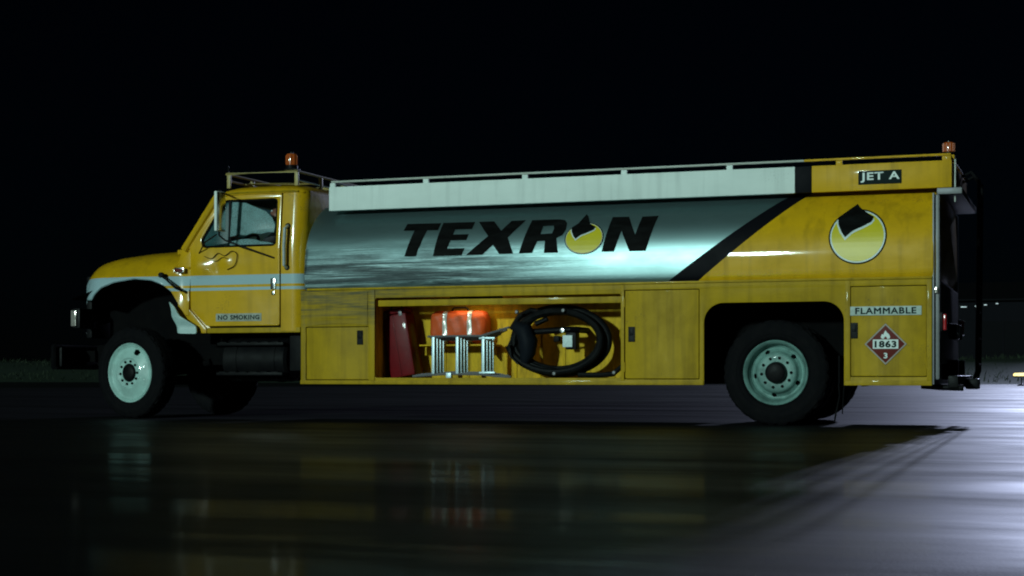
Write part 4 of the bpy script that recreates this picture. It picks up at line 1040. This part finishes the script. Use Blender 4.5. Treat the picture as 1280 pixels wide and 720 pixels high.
# loose cable hanging on the door below the mirror
def cat(pts, m=6):
    out = []; P = [Vector(p) for p in pts]; P = [P[0]]+P+[P[-1]]
    for i in range(1, len(P)-2):
        for k in range(m):
            t = k/m; p0, p1, p2, p3 = P[i-1:i+3]
            out.append(.5*((2*p1)+(p2-p0)*t+(2*p0-5*p1+4*p2-p3)*t*t+(3*p1-p0-3*p2+p3)*t**3))
    return out+[P[-2]]
T('loose_cable', cat([(-6.62, CY-.012, 1.87), (-6.52, CY-.02, 1.84), (-6.44, CY-.016, 1.90), (-6.35, CY-.016, 1.87), (-6.26, CY-.02, 1.92), (-6.19, CY-.02, 1.88), (-6.22, CY-.018, 1.76), (-6.32, CY-.014, 1.71)]), .0045, 'black_metal', TR, 6)
T('loose_cable', cat([(-6.56, CY-.010, 1.83), (-6.46, CY-.016, 1.81), (-6.38, CY-.016, 1.85), (-6.30, CY-.018, 1.83)]), .004, 'black_metal', TR, 6)

# ---- roof rack and beacon
rk = empty('roof_rack', (-5.95, 1.22, 2.70), 0, TR)
RX0, RX1, RY0, RY1 = -6.40, -5.50, .32, W-.32
T('top_rail', [(RX0, RY0, 2.82), (RX1, RY0, 2.82), (RX1, RY1, 2.82), (RX0, RY1, 2.82)], .016, 'rack_paint', rk, 8, True)
for x, y in ((RX0+.03, RY0), (RX1, RY0), (RX1, .92), (RX1, 1.52), (RX1, RY1), (RX0+.03, RY1), (RX0, .92), (RX0, 1.52)):
    B('rack_post', x-.022, x+.022, y-.014, y+.014, 2.655, 2.806, 'rack_paint', rk, 0.004)
T('lower_rail', [(RX1, RY0, 2.72), (RX1, RY1, 2.72)], .014, 'chrome', rk)
T('lower_rail', [(RX0, RY0+.02, 2.745), (RX0, RY1, 2.745)], .014, 'rack_paint', rk)
for y in (.7, 1.22, 1.74): T('slat', [(RX0, y, 2.745), (RX1, y, 2.72)], .012, 'rack_paint', rk)
def beacon(x, y, z, h, r, m0):
    b = empty('beacon', (x, y, z), 0, TR); b['label'] = 'amber rotating beacon'
    bm = bmesh.new(); lathe(bm, [(0, z), (r*1.15, z), (r*1.15, z+h*.22), (r, z+h*.26), (0, z+h*.26)], 20, 'Z', (x, y, 0)); link('base', bm, 'black_metal', b)
    bm = bmesh.new(); lathe(bm, [(r, z+h*.26), (r*1.0, z+h*.5), (r*.97, z+h*.9), (r*.90, z+h*.97), (r*.7, z+h), (0, z+h)], 24, 'Z', (x, y, 0)); ln = link('lens', bm, 'amber_lens', b)
    for k in range(10):
        a = k*2*math.pi/10; B('lens_rib', -.005, .005, -.005, .005, z+h*.3, z+h*.9, 'amber_lens', ln, 0, M=Matrix.Translation((x+r*math.cos(a), y+r*math.sin(a), 0)))
    bm = bmesh.new(); lathe(bm, [(0, z+h), (r*.35, z+h), (r*.3, z+h+.015), (0, z+h+.018)], 12, 'Z', (x, y, 0)); link('finial', bm, 'chrome', b)
B('beacon_bracket', -5.66, -5.50, .30, .42, 2.837, 2.847, 'black_metal', TR, 0.002)
beacon(-5.585, .36, 2.848, .175, .062, None)
B('beacon_bracket', 1.58, 1.70, .54, .66, PZ1, 2.70, 'yellow', TR, 0.004)
beacon(1.64, .60, 2.701, .13, .055, None)
T('antenna', [(-6.42, .42, 2.68), (-6.43, .42, 2.80), (-6.44, .42, 2.93)], [.018, .012, .008], 'black_metal', TR)

# ---- tail: ladder, lights, bumper
ldr = empty('tail_ladder', (1.78, 2.0, .6), 0, TR)
for y in (1.72, 2.14):
    T('stile', [(1.66, y, 2.60), (1.78, y, 2.66), (1.86, y, 2.56), (1.86, y, 2.3), (1.84, y, .55), (1.80, y, .42)], .020, 'black_metal', ldr)
for k in range(7): T('rung', [(1.85, 1.72, .62+k*.28), (1.85, 2.14, .62+k*.28)], .014, 'black_metal', ldr)
for s in (lambda y: y, lambda y: W-y):
    tl = empty('tail_light', (1.6, s(.11), 1.02), 0, TR)
    y0, y1 = sorted((s(.03), s(.20))); B('housing', 1.6005, 1.63, y0, y1, .93, 1.11, 'black_metal', tl, 0.008)
    y0, y1 = sorted((s(.035), s(.19))); B('lens', 1.6305, 1.665, y0, y1, .94, 1.10, 'red_lens', tl, 0.012)
    B('reflector', 1.555, 1.585, s(.03)-.008, s(.03)+.008, 1.30, 1.36, 'lamp_glass', tl, 0.004)
B('rear_bumper', 1.66, 1.76, .25, W-.25, .38, .50, 'black_metal', TR, 0.012)
for yy in (.78, W-.78): B('bumper_hanger', 1.56, 1.72, yy-.04, yy+.04, .46, .66, 'chassis', TR, 0.008)
B('tow_pintle', 1.762, 1.90, 1.12, 1.32, .36, .47, 'black_metal', TR, 0.02)
T('tail_pipe', [(1.40, .35, .40), (1.60, .33, .385), (1.80, .30, .38)], .03, 'black_metal', TR, 12)
for k, (y, z) in enumerate(((.9, .95), (1.22, .95), (1.54, .95))):
    bm = bmesh.new(); lathe(bm, [(0, 1.70), (.07, 1.70), (.08, 1.69), (.08, 1.62), (.05, 1.61)], 20, 'X', (0, y, z)); link('hose_coupling', bm, 'chrome' if k == 1 else 'black_metal', TR)
B('tail_handrail', 1.72, 1.735, .26, .275, 2.20, 2.62, 'rail_pale', TR, 0.004)

# ================================================================== THINGS IN THE OPEN BAY
def red_case():
    c = empty('tool_case', (-4.2, .25, .468)); tag(c, 'tall dark red case leaning in the left end of the open bay', 'case')
    M = Matrix.Translation((-4.165, .40, .485)) @ Matrix.Rotation(R(-10), 4, 'Y')
    B('body', -.150, .150, -.13, .13, 0, .70, 'dark_red', c, 0.03, M=M)
    B('lid', -.145, .145, -.125, .125, .703, .76, 'dark_red', c, 0.025, M=M)
    B('seam', -.02, -.006, -.137, -.1305, .02, .69, 'dark_red', c, 0.002, M=M)
    T('handle', [M @ Vector(p) for p in ((-.07, 0, .755), (-.06, 0, .80), (.06, 0, .80), (.07, 0, .755))], .012, 'black_metal', c)
    for x in (-.09, .09): B('catch', x-.02, x+.02, -.137, -.126, .67, .73, 'grey_metal', c, 0.003, M=M)
red_case()
def orange_bag():
    b = empty('equipment_bag', (-3.55, .45, .84)); tag(b, 'bright orange rolled bag with two reflective straps on the bay shelf', 'bag')
    bm = bmesh.new(); n = 40; xs = [-.325+.65*k/30 for k in range(31)]; rings = []; rnd = random.Random(2)
    def sec(x, grow=0.0):
        e = max(0, 1-(abs(x)/.327)**10)**.5; pts = []
        pinch = 1-.05*math.exp(-((x+.14)/.03)**2)-.05*math.exp(-((x-.15)/.03)**2)
        for k in range(n):
            t = 2*math.pi*k/n; cx, sx = math.cos(t), math.sin(t)
            ry, rz = .125, .185
            px = math.copysign(abs(cx)**.6, cx)*ry*(.55+.45*e)*pinch+math.copysign(grow, cx); pz = math.copysign(abs(sx)**.62, sx)*rz*(.62+.38*e)*pinch
            wob = .006*math.sin(9*t+x*23)+.005*math.sin(5*t-x*41)
            pts.append((-3.553+x, .455+px+wob+0*grow, .842+.186+pz*(1+wob*1.2)+(math.copysign(grow, sx))))
        return pts
    for x in xs: rings.append([bm.verts.new(p) for p in sec(x)])
    for a, c in zip(rings, rings[1:]):
        for k in range(n): bm.faces.new((a[k], a[(k+1) % n], c[(k+1) % n], c[k]))
    bm.faces.new(rings[0][::-1]); bm.faces.new(rings[-1])
    link('body', bm, 'orange_nylon', b, ang=60)
    for xc in (-.14, .15):
        bm = bmesh.new(); rg = []
        for x in (xc-.024, xc-.012, xc, xc+.012, xc+.024): rg.append([bm.verts.new(p) for p in sec(x, .0045)])
        for a, c in zip(rg, rg[1:]):
            for k in range(n): bm.faces.new((a[k], a[(k+1) % n], c[(k+1) % n], c[k]))
        link('strap', bm, 'reflective_tape', b, ang=60)
    T('carry_handle', [(-3.66, .45, 1.205), (-3.62, .43, 1.245), (-3.48, .43, 1.245), (-3.44, .45, 1.205)], .010, 'black_metal', b)
orange_bag()
def ladder():
    l = empty('folding_ladder', (-3.4, .2, .468)); tag(l, 'folded aluminium ladder lying on its side below the orange bag', 'ladder')
    proto = None
    for k in range(4):
        y = .115+k*.048; sh = k*.012; dz = -.012*k
        x1 = (-2.86, -2.98, -2.92, -3.0)[k]
        zt, zb = .925+dz, .505+.006*k
        T('rail', [(-3.80+sh, y, zt-.004), (-3.5, y, zt), (-3.18, y, zt), (-2.98-sh, y, zt+.055), (x1, y, zt+.09)], .013, 'grey_metal' if k else 'grey_metal', l, 6)
        T('rail', [(-3.98+sh, y, zb-.014), (-3.55, y, zb+.012), (-3.18, y, zb+.006), (-3.0, y, zb-.014), (x1+.02, y, zb-.020)], .013, 'grey_metal', l, 6)
        for x in (-3.735, -3.455, -3.155):
            xx = x+sh*1.4
            if proto is None:
                proto = B('rung', -.016, .016, -.012, .012, .0, .40, 'aluminium', l, 0.004); r = proto
            else:
                r = proto.copy(); COL.objects.link(r)
            r.location = (xx, y, zb+.012)
    B('foot', -3.58, -3.52, .09, .15, .470, .53, 'aluminium', l, 0.006)
    for z in (.53, .90): B('spreader', -3.20, -3.02, .10, .125, z-.010, z+.010, 'aluminium', l, 0.003)
ladder()
def hose():
    h = empty('fuel_hose', (-2.35, .25, .468)); tag(h, 'thick black fuel hose coiled in an oval with nozzle, in the open bay', 'hose')
    cx, cz = -2.352, .868
    rnd = random.Random(4); pts = []
    turns = 4
    for k in range(turns*56+1):
        a = math.pi*1.05+2*math.pi*k/56; t = k/(turns*56)
        loop = k/56
        rx = .528-.052*math.sin(loop*1.9)*.6-.018*(loop % 2); rz = .348-.022*math.sin(loop*1.3+.4)-.012*(loop % 2)
        pts.append((cx+rx*math.cos(a), .13+.062*loop, cz+rz*math.sin(a)))
    T('coil', pts, .036, 'hose', h, 10)
    pts = []
    for k in range(57):
        a = 2*math.pi*k/56+.4; pts.append((cx+.012+.455*math.cos(a), .21+.02*math.sin(2*a), cz+.003+.300*math.sin(a)))
    T('inner_coil', pts[:-1], .032, 'hose', h, 10, True)
    # loose loop and tail
    T('tail', [(-2.90, .30, 1.0), (-2.80, .28, 1.14), (-2.66, .26, 1.20), (-2.53, .25, 1.17), (-2.48, .24, 1.10), (-2.60, .22, 1.05)], .030, 'hose', h, 10)
    T('tail', [(-2.1, .16, .508), (-1.9, .15, .505), (-1.72, .16, .515), (-1.63, .2, .60), (-1.61, .25, .8), (-1.62, .3, 1.05)], .028, 'hose', h, 10)
    for x, z, y in ((-2.77, 1.175, .10), (-2.25, 1.185, .10), (-2.35, .52, .10), (-1.70, .53, .12)):
        bm = bmesh.new(); lathe(bm, [(0, y-.012), (.015, y-.01), (.022, y+.002), (.022, y+.014)], 12, 'Y', (x, 0, z)); link('clamp', bm, 'grey_metal', h)
    # nozzle
    nz = empty('nozzle', (-2.68, .2, .85), 0, h)
    T('body', [(-2.80, .15, 1.03), (-2.70, .14, .98), (-2.655, .14, .86), (-2.66, .14, .74), (-2.70, .15, .64)], [.06, .095, .105, .085, .05], 'nozzle_blue', nz, 16)
    T('trigger_guard', [(-2.80, .06, .92), (-2.845, .05, .82), (-2.82, .05, .70), (-2.74, .06, .62)], .010, 'chrome', nz, 8)
hose()
def valve():
    v = empty('metering_valve', (-2.35, .3, .9), 0, TR); v['label'] = 'small metering valve with a white tag in the middle of the hose coil'
    T('pipe', [(-2.62, .20, .965), (-2.45, .20, .975), (-2.20, .20, .985), (-2.14, .24, .985), (-2.14, BD, .985)], .033, 'black_metal', v, 12)
    B('box', -2.245, -2.13, .17, .30, .775, .955, 'black_metal', v, 0.01)
    B('tag', -2.272, -2.165, .150, .158, .800, .925, 'tag_white', v, 0.003)
    B('knob', -2.38, -2.315, .16, .24, .855, .92, 'black_metal', v, 0.012)
    T('link_rod', [(-2.33, .2, .89), (-2.26, .18, .91)], .012, 'chrome', v)
    bm = bmesh.new(); lathe(bm, [(0, .135), (.022, .137), (.028, .15), (.028, .19)], 14, 'Y', (-2.275, 0, .975)); link('cap', bm, 'chrome', v)
valve()
T('bay_conduit', [(-1.72, .52, .50), (-1.70, .50, .70), (-1.74, .5, .9), (-1.70, .52, 1.15), (-1.72, .54, 1.3)], .016, 'yellow_dull', TR)

# ================================================================== DRIVER
def driver():
    bm = bmesh.new()
    yc = .62
    P = [(-5.78, yc, 1.60, .15), (-5.76, yc, 1.78, .14), (-5.77, yc, 1.97, .155), (-5.79, yc, 2.11, .12), (-5.815, yc, 2.19, .062), (-5.835, yc, 2.27, .060), (-5.86, yc, 2.35, .055)]
    E = [(i, i+1) for i in range(6)]
    def add(chain, frm):
        prev = frm
        for p in chain: P.append(p); E.append((prev, len(P)-1)); prev = len(P)-1
        return prev
    hands = []
    for s in (-1, 1):
        hd = add([(-5.79, yc+s*.14, 2.12, .085), (-5.82, yc+s*.21, 2.09, .068), (-6.00, yc+s*.25, 1.97, .050), (-6.16, yc+s*.215, 2.02, .043), (-6.275, yc+s*.19, 2.065, .032), (-6.325, yc+s*.185, 2.085, .036)], 3)
        hands.append(s)
        add([(-5.84, yc+s*.10, 1.585, .105), (-6.02, yc+s*.13, 1.60, .092), (-6.24, yc+s*.14, 1.60, .072), (-6.33, yc+s*.13, 1.38, .055), (-6.38, yc+s*.12, 1.18, .045), (-6.42, yc+s*.12, 1.13, .045), (-6.54, yc+s*.13, 1.125, .035)], 0)
    me = bpy.data.meshes.new('t'); me.from_pydata([p[:3] for p in P], E, []); ob = bpy.data.objects.new('t', me); COL.objects.link(ob)
    md = ob.modifiers.new('s', 'SKIN'); ss = ob.modifiers.new('d', 'SUBSURF'); ss.levels = 2
    for v, p in zip(me.skin_vertices[0].data, P): v.radius = (p[3], p[3])
    me.skin_vertices[0].data[0].use_root = True
    dg = bpy.context.evaluated_depsgraph_get(); m2 = bpy.data.meshes.new_from_object(ob.evaluated_get(dg)); bm.from_mesh(m2); bpy.data.objects.remove(ob)
    # head facing the front of the truck
    def blob(c, r, rot=0):
        g = bmesh.ops.create_icosphere(bm, subdivisions=3, radius=1, matrix=Matrix.Translation(c) @ Matrix.Rotation(rot, 4, 'Y') @ Matrix.Diagonal((*r, 1)))
        return g['verts']
    H = Vector((-5.875, yc, 2.40))
    blob(H+Vector((.01, 0, .03)), (.098, .077, .095)); blob(H+Vector((-.035, 0, -.045)), (.066, .062, .075))
    blob(H+Vector((-.102, 0, -.012)), (.020, .014, .028), R(20)); blob(H+Vector((-.085, 0, -.085)), (.022, .03, .018)); blob(H+Vector((-.088, 0, .032)), (.016, .05, .012))
    blob(H+Vector((-.092, 0, -.052)), (.014, .026, .010))
    for s in (-1, 1): blob(H+Vector((.012, s*.078, -.01)), (.022, .010, .034))
    # fingers wrapped on the wheel
    for s in (-1, 1):
        for k in range(4):
            b0 = Vector((-6.335, yc+s*(.215-.022*k), 2.095)); L = (.05, .058, .062, .052)[k]
            tube(bm, [b0, b0+Vector((-.035, 0, .018)), b0+Vector((-.06, 0, -.004)), b0+Vector((-.052, 0, -.032))], [.011, .010, .009, .008], 8)
        tube(bm, [Vector((-6.30, yc+s*.155, 2.08)), Vector((-6.335, yc+s*.135, 2.075)), Vector((-6.365, yc+s*.125, 2.062))], [.013, .011, .009], 8)
    me = bpy.data.meshes.new('t2'); bm.to_mesh(me); bm.free(); ob = bpy.data.objects.new('t2', me); COL.objects.link(ob)
    rm = ob.modifiers.new('r', 'REMESH'); rm.mode = 'VOXEL'; rm.voxel_size = .009; sm = ob.modifiers.new('sm', 'SMOOTH'); sm.iterations = 2; sm.factor = .4
    dg = bpy.context.evaluated_depsgraph_get(); fin = bpy.data.meshes.new_from_object(ob.evaluated_get(dg)); bpy.data.objects.remove(ob)
    fin.name = 'person'
    for k in ('jacket', 'skin'): fin.materials.append(MATS[k])
    for p in fin.polygons:
        c = p.center; p.material_index = 1 if (c.z > 2.215 or c.x < -6.285 and c.z > 1.9) else 0
        p.use_smooth = True
    o = bpy.data.objects.new('person', fin); COL.objects.link(o); WM[o.name] = Matrix.Identity(4)
    tag(o, 'driver in a dark jacket seated in the cab holding the steering wheel', 'person')
    bm = bmesh.new(); bmesh.ops.create_icosphere(bm, subdivisions=3, radius=1, matrix=Matrix.Translation(H+Vector((.022, 0, .042))) @ Matrix.Diagonal((.100, .084, .098, 1)))
    for v in list(bm.verts):
        q = v.co-H
        if q.x < -.055 and q.z < .075 or q.z < -.045 and q.x < .05 or q.x < -.02 and q.z < .03: bm.verts.remove(v)
    rnd = random.Random(1)
    for v in bm.verts: v.co += (v.co-H).normalized()*rnd.uniform(-.003, .006)
    link('hair', bm, 'hair', o)
    for s in (-1, 1):
        bm = bmesh.new(); bmesh.ops.create_icosphere(bm, subdivisions=2, radius=.011, matrix=Matrix.Translation(H+Vector((-.086, s*.031, .008)))); link('eye', bm, 'white_sticker', o)
driver()
